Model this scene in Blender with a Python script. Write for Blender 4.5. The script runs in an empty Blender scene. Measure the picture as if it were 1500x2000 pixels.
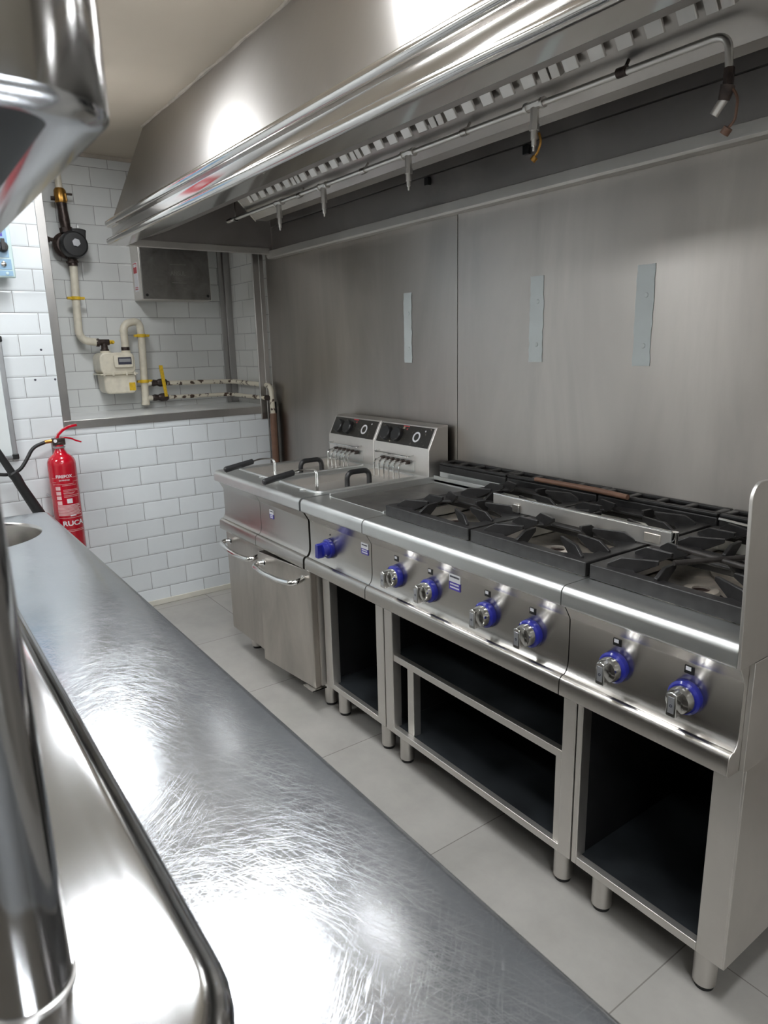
import bpy, bmesh, math, random
from mathutils import Vector, Matrix
PI = math.pi
sc = bpy.context.scene
COL = sc.collection

# ---------------------------------------------------------------- camera, world, exposure
def set_camera():
    ya, pi_, ro, f = .9512, .237, -.0236, 1346.4
    F = Vector((-math.sin(ya)*math.cos(pi_), math.cos(ya)*math.cos(pi_), -math.sin(pi_)))
    R0 = F.cross(Vector((0, 0, 1))).normalized(); U0 = R0.cross(F)
    R = R0*math.cos(ro) + U0*math.sin(ro); U = -R0*math.sin(ro) + U0*math.cos(ro)
    cam = bpy.data.cameras.new('camera'); o = bpy.data.objects.new('camera', cam); COL.objects.link(o)
    m = Matrix(((R.x, U.x, -F.x, 2.159), (R.y, U.y, -F.y, -1.902), (R.z, U.z, -F.z, 1.409), (0, 0, 0, 1)))
    o.matrix_world = m
    cam.sensor_fit = 'HORIZONTAL'; cam.sensor_width = 36.0; cam.lens = 36.0*f/1500
    cam.clip_start = .02
    cam.dof.use_dof = True; cam.dof.focus_distance = 1.75; cam.dof.aperture_fstop = 15.0
    sc.camera = o
set_camera()
w = bpy.data.worlds.new('world'); sc.world = w; w.use_nodes = True
w.node_tree.nodes['Background'].inputs[0].default_value = (.8, .86, 1, 1)
w.node_tree.nodes['Background'].inputs[1].default_value = .15
sc.view_settings.view_transform = 'Standard'; sc.view_settings.look = 'None'
sc.view_settings.exposure = 0.55; sc.view_settings.gamma = 1.0; sc.view_settings.use_curve_mapping = False
LAMP_POWER = 36.0        # emission strength of the ceiling panels
LAMPS = [(.50, -1.26), (1.95, -1.26)]
SMALL_LAMP = (-.98, -1.19)
LAMPS_FAR = [(-.7, -2.75), (1.3, -2.75), (3.3, -2.0)]

# ---------------------------------------------------------------- materials
def newmat(name):
    m = bpy.data.materials.new(name); m.use_nodes = True
    nt = m.node_tree; b = nt.nodes['Principled BSDF']
    return m, nt, b
def N(nt, t, **k):
    n = nt.nodes.new(t)
    for a, v in k.items():
        if a in ('inputs',):
            for i, vv in v.items(): n.inputs[i].default_value = vv
        else: setattr(n, a, v)
    return n
def objcoord(nt, scale=(1, 1, 1), rot=(0, 0, 0)):
    tc = N(nt, 'ShaderNodeTexCoord'); mp = N(nt, 'ShaderNodeMapping')
    mp.inputs['Scale'].default_value = scale; mp.inputs['Rotation'].default_value = rot
    nt.links.new(tc.outputs['Object'], mp.inputs['Vector']); return mp.outputs[0]
def ramp(nt, src, stops):
    r = N(nt, 'ShaderNodeValToRGB'); el = r.color_ramp.elements
    while len(el) > 1: el.remove(el[-1])
    for i, (p, c) in enumerate(stops):
        e = el[0] if i == 0 else el.new(p)
        e.position = p; e.color = (c if len(c) == 4 else (*c, 1)) if not isinstance(c, (int, float)) else (c, c, c, 1)
    nt.links.new(src, r.inputs[0]); return r.outputs[0]
def plain(name, c, rough=.5, metal=0, coat=0, spec=.5, var=.06, vscale=12, bump=0):
    m, nt, b = newmat(name)
    n = N(nt, 'ShaderNodeTexNoise', inputs={'Scale': vscale, 'Detail': 4})
    nt.links.new(objcoord(nt), n.inputs['Vector'])
    lo = [max(0, v*(1-var)) for v in c]; hi = [min(1, v*(1+var)) for v in c]
    nt.links.new(ramp(nt, n.outputs['Fac'], [(.3, lo), (.7, hi)]), b.inputs['Base Color'])
    b.inputs['Roughness'].default_value = rough; b.inputs['Metallic'].default_value = metal
    b.inputs['Coat Weight'].default_value = coat; b.inputs['Specular IOR Level'].default_value = spec
    if bump:
        bp = N(nt, 'ShaderNodeBump', inputs={'Strength': bump, 'Distance': .002})
        nt.links.new(n.outputs['Fac'], bp.inputs['Height']); nt.links.new(bp.outputs[0], b.inputs['Normal'])
    return m
def steel(name, c=(.6, .585, .565), rough=.28, brush=(2, 80, 80), cloud=.07, bump=.012, stain_sheen=.10, cs=2.2, warp=.0, aniso=0, grain=(1, 0, 0), cst=(1, 1, 1)):
    m, nt, b = newmat(name)
    b.inputs['Metallic'].default_value = 1
    br = N(nt, 'ShaderNodeTexNoise', inputs={'Scale': 1.0, 'Detail': 5, 'Roughness': .65})
    nt.links.new(objcoord(nt, brush), br.inputs['Vector'])
    cl = N(nt, 'ShaderNodeTexNoise', inputs={'Scale': cs, 'Detail': 5, 'Roughness': .6, 'Distortion': .6})
    nt.links.new(objcoord(nt, cst), cl.inputs['Vector'])
    nt.links.new(ramp(nt, cl.outputs['Fac'], [(.3, [v*(1-stain_sheen) for v in c]), (.7, [min(1, v*(1+stain_sheen)) for v in c])]), b.inputs['Base Color'])
    a = N(nt, 'ShaderNodeMath', operation='MULTIPLY_ADD', inputs={1: cloud*2, 2: rough-cloud-.03}); nt.links.new(cl.outputs['Fac'], a.inputs[0])
    a2 = N(nt, 'ShaderNodeMath', operation='MULTIPLY_ADD', inputs={1: .08}); nt.links.new(br.outputs['Fac'], a2.inputs[0]); nt.links.new(a.outputs[0], a2.inputs[2])
    nt.links.new(a2.outputs[0], b.inputs['Roughness'])
    bp = N(nt, 'ShaderNodeBump', inputs={'Strength': bump, 'Distance': .0012}); nt.links.new(br.outputs['Fac'], bp.inputs['Height'])
    nrm = bp.outputs[0]
    if aniso:
        gm = N(nt, 'ShaderNodeNewGeometry'); vm = N(nt, 'ShaderNodeVectorMath', operation='CROSS_PRODUCT'); vm.inputs[1].default_value = grain
        nt.links.new(gm.outputs['Normal'], vm.inputs[0]); nt.links.new(vm.outputs[0], b.inputs['Tangent']); b.inputs['Anisotropic'].default_value = aniso
    if warp:
        wn = N(nt, 'ShaderNodeTexNoise', inputs={'Scale': 1.7, 'Detail': 1}); nt.links.new(objcoord(nt), wn.inputs['Vector'])
        b2 = N(nt, 'ShaderNodeBump', inputs={'Strength': warp, 'Distance': .05}); nt.links.new(wn.outputs['Fac'], b2.inputs['Height'])
        nt.links.new(b2.outputs[0], bp.inputs['Normal'])
    nt.links.new(nrm, b.inputs['Normal'])
    return m
def bench_steel(name):
    m, nt, b = newmat(name); b.inputs['Metallic'].default_value = 1
    L = nt.links
    hs = []
    rnd = random.Random(3)
    for i in range(14):
        rz = rnd.uniform(0, PI); s = (rnd.uniform(9, 18), rnd.uniform(1000, 1500), 1); th = rnd.uniform(.675, .71)
        n = N(nt, 'ShaderNodeTexNoise', inputs={'Scale': 1.0, 'Detail': 1, 'Distortion': .06})
        m2 = N(nt, 'ShaderNodeMapping'); m2.inputs['Scale'].default_value = s; L.new(objcoord(nt, (1, 1, 1), (0, 0, rz)), m2.inputs['Vector']); L.new(m2.outputs[0], n.inputs['Vector'])
        hs.append(ramp(nt, n.outputs['Fac'], [(th-.02, 0), (th+.03, 1)]))
    cur = hs[0]
    for h in hs[1:]:
        mx = N(nt, 'ShaderNodeMath', operation='MAXIMUM'); L.new(cur, mx.inputs[0]); L.new(h, mx.inputs[1]); cur = mx.outputs[0]
    big = N(nt, 'ShaderNodeTexNoise', inputs={'Scale': 2.2, 'Detail': 4}); L.new(objcoord(nt), big.inputs['Vector'])
    pm = ramp(nt, big.outputs['Fac'], [(.3, .6), (.6, 1)])
    mu = N(nt, 'ShaderNodeMath', operation='MULTIPLY'); L.new(cur, mu.inputs[0]); L.new(pm, mu.inputs[1]); scr = mu.outputs[0]
    mc = N(nt, 'ShaderNodeMix', data_type='RGBA'); mc.inputs['B'].default_value = (.66, .67, .68, 1)
    L.new(ramp(nt, big.outputs['Fac'], [(.3, (.33, .345, .365)), (.7, (.41, .425, .445))]), mc.inputs['A'])
    sf = N(nt, 'ShaderNodeMath', operation='MULTIPLY', inputs={1: .45}); L.new(scr, sf.inputs[0]); L.new(sf.outputs[0], mc.inputs['Factor'])
    L.new(mc.outputs['Result'], b.inputs['Base Color'])
    r = N(nt, 'ShaderNodeMath', operation='MULTIPLY_ADD', inputs={1: .08, 2: .14}); L.new(scr, r.inputs[0]); L.new(r.outputs[0], b.inputs['Roughness'])
    bp = N(nt, 'ShaderNodeBump', inputs={'Strength': .11, 'Distance': .0002}); L.new(scr, bp.inputs['Height'])
    L.new(bp.outputs[0], b.inputs['Normal'])
    # fine all-over wear scatters part of the light widely
    p2 = N(nt, 'ShaderNodeBsdfPrincipled'); p2.inputs['Metallic'].default_value = 1; p2.inputs['Roughness'].default_value = .56
    lt = N(nt, 'ShaderNodeMix', data_type='RGBA'); lt.inputs['B'].default_value = (.75, .78, .82, 1); lt.inputs['Factor'].default_value = .4
    L.new(mc.outputs['Result'], lt.inputs['A']); L.new(lt.outputs['Result'], p2.inputs['Base Color'])
    ms = N(nt, 'ShaderNodeMixShader'); ms.inputs[0].default_value = .13
    L.new(b.outputs[0], ms.inputs[1]); L.new(p2.outputs[0], ms.inputs[2])
    L.new(ms.outputs[0], nt.nodes['Material Output'].inputs['Surface'])
    return m
def tiles(name, plane, c=(.72, .755, .78), w=.2, h=.1, off=(0, 0), grout=(.22, .22, .22), mortar=.0014, rough=.12, stagger=.5, bevel=.010, var=.05, mott=.93, ms=3.0):
    """tile pattern on a wall plane; plane 'yz' or 'xz' or 'xy'"""
    m, nt, b = newmat(name); L = nt.links
    tc = N(nt, 'ShaderNodeTexCoord'); sx = N(nt, 'ShaderNodeSeparateXYZ'); L.new(tc.outputs['Object'], sx.inputs[0])
    cx = N(nt, 'ShaderNodeCombineXYZ')
    ad = []
    for i, a in enumerate(plane):
        q = N(nt, 'ShaderNodeMath', operation='ADD', inputs={1: off[i]}); L.new(sx.outputs['xyz'.index(a)], q.inputs[0]); L.new(q.outputs[0], cx.inputs[i])
    def brick(ms, sm):
        t = N(nt, 'ShaderNodeTexBrick', offset=stagger, offset_frequency=2, squash=1.0, squash_frequency=2)
        t.inputs['Scale'].default_value = 1; t.inputs['Mortar Size'].default_value = ms; t.inputs['Mortar Smooth'].default_value = sm
        t.inputs['Brick Width'].default_value = w; t.inputs['Row Height'].default_value = h; t.inputs['Bias'].default_value = 0
        L.new(cx.outputs[0], t.inputs['Vector']); return t
    t = brick(mortar, .1)
    t.inputs['Color1'].default_value = (*[v*(1-var) for v in c], 1); t.inputs['Color2'].default_value = (*[min(1, v*(1+var)) for v in c], 1); t.inputs['Mortar'].default_value = (*grout, 1)
    nz = N(nt, 'ShaderNodeTexNoise', inputs={'Scale': ms, 'Detail': 6, 'Roughness': .65}); L.new(tc.outputs['Object'], nz.inputs['Vector'])
    mx = N(nt, 'ShaderNodeMix', data_type='RGBA', blend_type='MULTIPLY'); mx.inputs['Factor'].default_value = 1
    L.new(t.outputs['Color'], mx.inputs['A']); L.new(ramp(nt, nz.outputs['Fac'], [(.3, mott), (.7, 1.0)]), mx.inputs['B'])
    L.new(mx.outputs['Result'], b.inputs['Base Color'])
    rr = N(nt, 'ShaderNodeMath', operation='MULTIPLY_ADD', inputs={1: .5, 2: rough}); L.new(t.outputs['Fac'], rr.inputs[0]); L.new(rr.outputs[0], b.inputs['Roughness'])
    t2 = brick(bevel, 1.0) if bevel else t
    inv = N(nt, 'ShaderNodeMath', operation='SUBTRACT', inputs={0: 1.0}); L.new(t2.outputs['Fac'], inv.inputs[1])
    wv = N(nt, 'ShaderNodeTexNoise', inputs={'Scale': 9, 'Detail': 1}); L.new(tc.outputs['Object'], wv.inputs['Vector'])
    sm = N(nt, 'ShaderNodeMath', operation='MULTIPLY_ADD', inputs={1: .35}); L.new(wv.outputs['Fac'], sm.inputs[0]); L.new(inv.outputs[0], sm.inputs[2])
    bp = N(nt, 'ShaderNodeBump', inputs={'Strength': .5, 'Distance': .0022 if bevel else .001}); L.new(sm.outputs[0], bp.inputs['Height']); L.new(bp.outputs[0], b.inputs['Normal'])
    return m
def emit(name, c, s):
    m, nt, b = newmat(name)
    b.inputs['Base Color'].default_value = (*c, 1); b.inputs['Emission Color'].default_value = (*c, 1); b.inputs['Emission Strength'].default_value = s
    return m
M = dict(
    steel=steel('brushed_steel', (.47, .45, .425), .24, (3, 90, 90), cloud=.04, aniso=.5),
    steel_top=steel('worktop_steel', (.66, .67, .66), .36, (3, 90, 90), cloud=.04, bump=.003),
    steel_panel=steel('wall_sheet_steel', (.47, .44, .41), .38, (90, 90, 2.0), cloud=.12, bump=.02, stain_sheen=.17, cs=3.2, cst=(1, 1, .22), warp=.03, aniso=.75),  # vertical colour streaks painted in to imitate streaky reflections
    steel_hood=steel('hood_steel', (.44, .42, .40), .34, (70, 4, 4), cloud=.04, stain_sheen=.06, cs=1.2, warp=.02, aniso=.9),
    steel_dark=steel('greasy_hood_steel', (.46, .435, .42), .46, (4, 60, 60), cloud=.05, stain_sheen=.15),
    steel_side=steel('side_sheet_steel', (.66, .635, .605), .42, (60, 60, 3)),
    door=steel('stained_door_steel', (.46, .43, .395), .33, (70, 70, 2.5), cloud=.09, stain_sheen=.22, cs=6, cst=(1, 1, .3)),
    chrome=steel('polished_steel', (.72, .72, .71), .09, (2, 40, 40), cloud=.02, bump=.01, stain_sheen=.04, warp=.03),
    fascia=steel('polished_fascia_steel', (.62, .60, .58), .10, (1.5, 60, 60), cloud=.02, bump=.006, stain_sheen=.05, warp=.015),
    trim=steel('satin_trim_steel', (.42, .41, .40), .33, (50, 50, 3), stain_sheen=.12),
    plated=steel('dull_plated_steel', (.72, .70, .67), .36, (20, 20, 20), cloud=.05),
    flange=steel('rough_flange_steel', (.62, .60, .57), .5, (3, 60, 60), cloud=.04),
    gutter=steel('hood_gutter_steel', (.44, .42, .40), .30, (3, 60, 60), cloud=.04),
    shelf=steel('overshelf_steel', (.50, .505, .515), .10, (2, 60, 60), cloud=.03, bump=.01, stain_sheen=.04),
    bench=bench_steel('scratched_bench_steel'),
    inside=plain('shaded_interior', (.012, .012, .013), .55, .3, var=.5, vscale=6),  # shade of enclosed steel interiors put into the colour
    insideshelf=plain('dusty_shaded_shelf', (.022, .025, .028), .42, .3, var=.7, vscale=5),  # dusty steel shelf, with the cabinet's shade painted into its colour
    iron=plain('cast_iron', (.018, .017, .017), .42, .2, var=.4, vscale=40, bump=.3),
    ironold=plain('burnt_cast_iron', (.03, .026, .024), .5, .3, var=.5, vscale=30, bump=.3),
    pan=steel('burner_pan_steel', (.74, .69, .62), .38, (20, 20, 20), stain_sheen=.3, cs=14),
    griddle=steel('griddle_steel', (.28, .27, .26), .38, (3, 60, 60), cloud=.08, stain_sheen=.25, cs=9),
    black=plain('black_plastic', (.015, .015, .016), .35, var=.2),
    rubber=plain('black_rubber', (.012, .012, .013), .5, var=.2),
    shadowgap=plain('black_gap', (.006, .006, .006), .7),  # shade in gaps and openings painted black; also colours one black pipe
    blue=plain('blue_knob_plastic', (.012, .016, .20), .22, var=.1, coat=.3),
    bluelabel=plain('violet_blue_label', (.07, .05, .35), .4),
    white=plain('white_label', (.75, .75, .78), .4, var=.03),
    ink=plain('dark_print', (.04, .04, .06), .5),
    red=plain('red_paint', (.46, .004, .018), .16, var=.08, coat=.5),
    redprint=plain('red_print', (.5, .05, .06), .5),
    pinkprint=plain('pale_print', (.72, .45, .46), .5, var=.1),
    cream=plain('cream_painted_metal', (.66, .61, .50), .35, var=.10, vscale=25, bump=.1),
    yellow=plain('yellow_paint', (.65, .42, .02), .4, var=.2, vscale=60),
    brass=plain('brass', (.45, .24, .06), .35, .9, var=.3, vscale=60),
    darkbrass=plain('tarnished_metal', (.05, .035, .03), .4, .5, var=.5, vscale=60, bump=.3),
    brownpipe=plain('brown_painted_pipe', (.16, .085, .055), .45, var=.15, vscale=20),
    tape=plain('silver_grey_tape', (.56, .60, .60), .45, 0, var=.04),
    ceiling=plain('aged_ceiling_paint', (.60, .53, .44), .85, var=.06, vscale=1.5),
    wallpaint=plain('pale_wall_paint', (.74, .74, .72), .7, var=.04, vscale=2),
    plaster=plain('plaster_filler', (.50, .45, .39), .8, var=.15, vscale=20, bump=.4),
    ledge=plain('pale_stone_ledge', (.72, .73, .72), .22, var=.05, vscale=8),
    bluegrey=plain('blue_grey_panel', (.22, .36, .50), .3, var=.05),
    palecyan=plain('pale_cyan_case', (.48, .60, .60), .35, var=.04),
    board=plain('white_board', (.68, .72, .73), .12, var=.02),
    alu=plain('aluminium_frame', (.45, .46, .48), .35, .8, var=.06),
    cable=plain('yellow_cable', (.5, .4, .1), .5),
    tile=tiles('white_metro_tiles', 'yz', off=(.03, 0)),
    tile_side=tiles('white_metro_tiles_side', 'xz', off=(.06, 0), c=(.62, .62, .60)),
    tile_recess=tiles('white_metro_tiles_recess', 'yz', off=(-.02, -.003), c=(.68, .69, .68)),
    floor=tiles('grey_stone_floor', 'xy', c=(.37, .355, .33), w=.6, h=.6, off=(-.26+6, .53+6), grout=(.20, .185, .17), mortar=.0016, rough=.38, stagger=0, bevel=0, var=.07, mott=.80, ms=5.0),
    base=plain('cream_skirting', (.62, .60, .53), .4, var=.05),
    lamp=emit('lamp_diffuser', (.95, .98, 1.0), LAMP_POWER),
)
# patchy rust wear on the cream pipes
def worn_cream():
    m, nt, b = newmat('chipped_cream_pipe')
    n = N(nt, 'ShaderNodeTexNoise', inputs={'Scale': 28, 'Detail': 5, 'Roughness': .6}); nt.links.new(objcoord(nt), n.inputs['Vector'])
    nt.links.new(ramp(nt, n.outputs['Fac'], [(.50, (.68, .63, .52)), (.56, (.68, .63, .52)), (.58, (.07, .04, .025)), (1, (.05, .03, .02))]), b.inputs['Base Color'])
    b.inputs['Roughness'].default_value = .45; return m
M['worn'] = worn_cream()
def head_panel():
    m, nt, b = newmat('worn_black_panel')
    n = N(nt, 'ShaderNodeTexNoise', inputs={'Scale': 38, 'Detail': 6, 'Roughness': .75, 'Distortion': 1.0}); nt.links.new(objcoord(nt, (1, 1, 1)), n.inputs['Vector'])
    nt.links.new(ramp(nt, n.outputs['Fac'], [(.55, (.02, .018, .015)), (.62, (.02, .018, .015)), (.66, (.5, .45, .33))]), b.inputs['Base Color'])
    b.inputs['Roughness'].default_value = .3; return m
M['headpanel'] = head_panel()

# ---------------------------------------------------------------- mesh helpers
class MB:
    def __init__(s): s.bm = bmesh.new()
    def face(s, vs):
        try: s.bm.faces.new(vs)
        except ValueError: pass
    def box(s, x0, x1, y0, y1, z0, z1):
        v = [s.bm.verts.new((x, y, z)) for x in (x0, x1) for y in (y0, y1) for z in (z0, z1)]
        for f in ((0, 1, 3, 2), (4, 6, 7, 5), (0, 4, 5, 1), (2, 3, 7, 6), (0, 2, 6, 4), (1, 5, 7, 3)): s.face([v[i] for i in f])
        return s
    def prism(s, prof, a0, a1, axis='x'):
        """extrude a closed profile. axis x: prof (y,z); axis y: prof (x,z); axis z: prof (x,y)"""
        def P(p, a):
            return {'x': (a, p[0], p[1]), 'y': (p[0], a, p[1]), 'z': (p[0], p[1], a)}[axis]
        A = [s.bm.verts.new(P(p, a0)) for p in prof]; B = [s.bm.verts.new(P(p, a1)) for p in prof]
        n = len(prof)
        for i in range(n): s.face([A[i], A[(i+1) % n], B[(i+1) % n], B[i]])
        s.face(A[::-1]); s.face(B); return s
    def frame(s, d):
        d = Vector(d).normalized(); u = d.orthogonal().normalized(); return d, u, d.cross(u)
    def cyl(s, p0, p1, r, r1=None, seg=24, cap=True):
        p0 = Vector(p0); p1 = Vector(p1); r1 = r if r1 is None else r1
        d, u, v = s.frame(p1-p0)
        A = []; B = []
        for i in range(seg):
            a = 2*PI*i/seg; e = u*math.cos(a) + v*math.sin(a)
            A.append(s.bm.verts.new(p0+e*r)); B.append(s.bm.verts.new(p1+e*r1))
        for i in range(seg): s.face([A[i], A[(i+1) % seg], B[(i+1) % seg], B[i]])
        if cap: s.face(A[::-1]); s.face(B)
        return s
    def lathe(s, prof, c, d=(0, 0, 1), seg=32):
        """prof: list of (radius, height) along d from c"""
        c = Vector(c); d, u, v = s.frame(d); rings = []
        for r, h in prof:
            if r < 1e-5: rings.append([s.bm.verts.new(c+d*h)])
            else: rings.append([s.bm.verts.new(c+d*h+(u*math.cos(2*PI*i/seg)+v*math.sin(2*PI*i/seg))*r) for i in range(seg)])
        for a, b in zip(rings, rings[1:]):
            for i in range(seg):
                j = (i+1) % seg
                if len(a) == 1 and len(b) == 1: continue
                if len(a) == 1: s.face([a[0], b[j], b[i]])
                elif len(b) == 1: s.face([a[i], a[j], b[0]])
                else: s.face([a[i], a[j], b[j], b[i]])
        return s
    def tube(s, pts, r, seg=12, closed=False):
        pts = [Vector(p) for p in pts]; n = len(pts); rings = []
        up = None
        for i, p in enumerate(pts):
            a = pts[i-1] if (i > 0 or closed) else p
            b = pts[(i+1) % n] if (i < n-1 or closed) else p
            d = (b-a).normalized()
            if up is None: up = d.orthogonal().normalized()
            up = (up - d*up.dot(d)).normalized(); v = d.cross(up)
            rr = r[i] if isinstance(r, (list, tuple)) else r
            rings.append([s.bm.verts.new(p+(up*math.cos(2*PI*k/seg)+v*math.sin(2*PI*k/seg))*rr) for k in range(seg)])
        for i in range(n if closed else n-1):
            A = rings[i]; B = rings[(i+1) % n]
            for k in range(seg): s.face([A[k], A[(k+1) % seg], B[(k+1) % seg], B[k]])
        if not closed: s.face(rings[0][::-1]); s.face(rings[-1])
        return s
    def poly(s, pts):
        s.face([s.bm.verts.new(p) for p in pts]); return s
    def hexa(s, bot, top):
        """box from 4 bottom + 4 top points"""
        v = [s.bm.verts.new(p) for p in list(bot)+list(top)]
        for f in ((3, 2, 1, 0), (4, 5, 6, 7), (0, 1, 5, 4), (1, 2, 6, 5), (2, 3, 7, 6), (3, 0, 4, 7)): s.face([v[i] for i in f])
        return s
    def build(s, name, mat, parent=None, bevel=0, smooth=True, label=None, segs=2, ang=32):
        bmesh.ops.recalc_face_normals(s.bm, faces=s.bm.faces)
        me = bpy.data.meshes.new(name); s.bm.to_mesh(me); s.bm.free()
        me.materials.append(M[mat] if isinstance(mat, str) else mat)
        if smooth:
            for p in me.polygons: p.use_smooth = True
            me.set_sharp_from_angle(angle=math.radians(ang))
        o = bpy.data.objects.new(name, me); COL.objects.link(o)
        if parent:
            o.parent = parent
            o.matrix_parent_inverse = Matrix.Translation(-world_loc(parent))
        if bevel:
            b = o.modifiers.new('bevel', 'BEVEL'); b.width = bevel; b.segments = segs; b.limit_method = 'ANGLE'; b.angle_limit = math.radians(40); b.harden_normals = False
        if label: o['label'] = label
        return o
def world_loc(o):
    v = Vector(o.location)
    return v + (o.matrix_parent_inverse.translation + world_loc(o.parent) if o.parent else Vector((0, 0, 0)))
def thing(name, label, cat, loc=(0, 0, 0), group=None):
    o = bpy.data.objects.new(name, None); COL.objects.link(o); o.location = loc
    o.empty_display_size = .05
    o['label'] = label; o['category'] = cat
    if group: o['group'] = group
    return o
def tag(o, label, cat, group=None):
    o['label'] = label; o['category'] = cat
    if group: o['group'] = group
    return o
def struct(mb, name, mat, **k):
    o = mb.build(name, mat, **k); o['kind'] = 'structure'; return o
def dup(root, delta, label=None):
    def cp(o, par):
        c = o.copy(); COL.objects.link(c)
        if par: c.parent = par; c.matrix_parent_inverse = o.matrix_parent_inverse.copy()
        for ch in [q for q in allobj if q.parent == o]: cp(ch, c)
        return c
    allobj = list(bpy.data.objects)
    r = cp(root, None); r.location = Vector(root.location) + Vector(delta)
    if label: r['label'] = label
    return r
def arc(cx, cy, r, a0, a1, n=6):
    return [(cx+r*math.cos(math.radians(a0+(a1-a0)*i/n)), cy+r*math.sin(math.radians(a0+(a1-a0)*i/n))) for i in range(n+1)]
def path(pts, rad, n=6):
    """polyline with rounded corners"""
    pts = [Vector(p) for p in pts]; out = [pts[0]]
    for i in range(1, len(pts)-1):
        a, b, c = pts[i-1], pts[i], pts[i+1]
        u = (a-b).normalized(); v = (c-b).normalized(); r = min(rad, (a-b).length*.49, (c-b).length*.49)
        p0 = b+u*r; p1 = b+v*r
        for k in range(n+1):
            t = k/n; out.append(p0*(1-t)**2 + b*2*t*(1-t) + p1*t*t)
    out.append(pts[-1]); return out
def text(body, size, mat, name, parent, loc, rot, align='CENTER', extrude=.0003, bend=None, sx=1.0):
    cu = bpy.data.curves.new(name, 'FONT'); cu.body = body; cu.size = size; cu.align_x = align; cu.align_y = 'CENTER'; cu.extrude = extrude; cu.offset = size*.02
    t = bpy.data.objects.new(name+'_tmp', cu); COL.objects.link(t)
    dg = bpy.context.evaluated_depsgraph_get(); dg.update()
    me = bpy.data.meshes.new_from_object(t.evaluated_get(dg)); bpy.data.objects.remove(t)
    R = Matrix(rot).to_4x4() if not isinstance(rot, Matrix) else rot
    for v in me.vertices:
        p = v.co.copy(); p.x *= sx
        if bend:      # wrap round a vertical cylinder: bend=(cx,cy,r,a0)
            cx, cy, r, a0 = bend; a = a0 + p.x/r
            v.co = Vector((cx+math.cos(a)*(r+p.z), cy+math.sin(a)*(r+p.z), loc[2]+p.y))
        else: v.co = R @ p + Vector(loc)
    me.materials.clear(); me.materials.append(M[mat])
    o = bpy.data.objects.new(name, me); COL.objects.link(o)
    if parent: o.parent = parent; o.matrix_parent_inverse = Matrix.Translation(-world_loc(parent))
    return o
ROT_FRONT = Matrix(((1, 0, 0), (0, 0, -1), (0, 1, 0)))      # text facing -y, reading along +x
ROT_SIDE = Matrix(((0, 0, 1), (1, 0, 0), (0, 1, 0)))        # text facing +x, reading along +y

# ================================================================= SETTING
XW, XR, ZC = -1.616, -2.14, 2.47       # tiled far wall, back of its recess, ceiling height
XE, YL = 4.6, -3.7                     # near wall and left wall (behind the camera)
struct(MB().box(XR-.1, XE+.1, YL-.1, .1, -.1, 0), 'floor', 'floor', smooth=False)
struct(MB().box(XR-.1, XE+.1, YL-.1, .1, ZC, ZC+.1), 'ceiling', 'ceiling', smooth=False)
struct(MB().box(XR-.1, XE+.1, .006, .1, 0, ZC), 'wall_back', 'wallpaint', smooth=False)
struct(MB().box(XR-.1, XW, YL, -.0, 0, 1.045), 'wall_far', 'tile', smooth=False)
struct(MB().box(XR-.1, XW, YL, -1.165, 1.045, ZC), 'wall_far_left', 'tile', smooth=False)
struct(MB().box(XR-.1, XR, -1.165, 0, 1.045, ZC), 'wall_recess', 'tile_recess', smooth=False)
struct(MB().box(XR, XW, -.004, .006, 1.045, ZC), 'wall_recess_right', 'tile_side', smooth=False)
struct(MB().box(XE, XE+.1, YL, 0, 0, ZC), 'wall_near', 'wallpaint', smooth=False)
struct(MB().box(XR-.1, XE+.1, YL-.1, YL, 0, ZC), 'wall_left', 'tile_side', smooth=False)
struct(MB().box(XW, XW+.008, YL, -.02, 0, .032), 'baseboard_far', 'base', bevel=.003)
# ledge of the recess and its steel trims
struct(MB().box(XR, XW-.002, -1.16, -.004, 1.045, 1.072), 'trim_1', 'ledge')
struct(MB().box(XW-.006, XW+.006, -1.18, -.055, 1.033, 1.075), 'trim_2', 'trim', bevel=.002)
struct(MB().box(XW-.02, XW+.004, -1.183, -1.143, 1.034, ZC), 'trim_3', 'trim', bevel=.002)
struct(MB().box(XR, XR+.03, -.045, -.004, 1.072, ZC).box(XR+.0, XR+.012, -.075, -.045, 1.072, ZC), 'trim_4', 'trim', bevel=.002)
struct(MB().box(XW-.004, XW+.004, -.085, -.02, 1.0, 2.0).cyl((XW+.001, -.085, 1.0), (XW+.001, -.085, 2.0), .006).cyl((XW+.004, -.045, 0.0), (XW+.004, -.045, 2.0), .004), 'trim_5', 'trim', ang=50)
struct(MB().box(XR+.001, XR+.014, -1.1, -.01, ZC-.02, ZC-.001), 'trim_6', 'plaster')
# filler bead between ceiling and hood
mb = MB(); random.seed(4)
x = -1.5
pts = []
while x < 2.6:
    pts.append((x, -.674+random.uniform(-.004, .004), ZC-.003)); x += .06
mb.tube(pts, [random.uniform(.004, .010) for _ in pts], 8)
struct(mb, 'trim_7', 'plaster')

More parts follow.
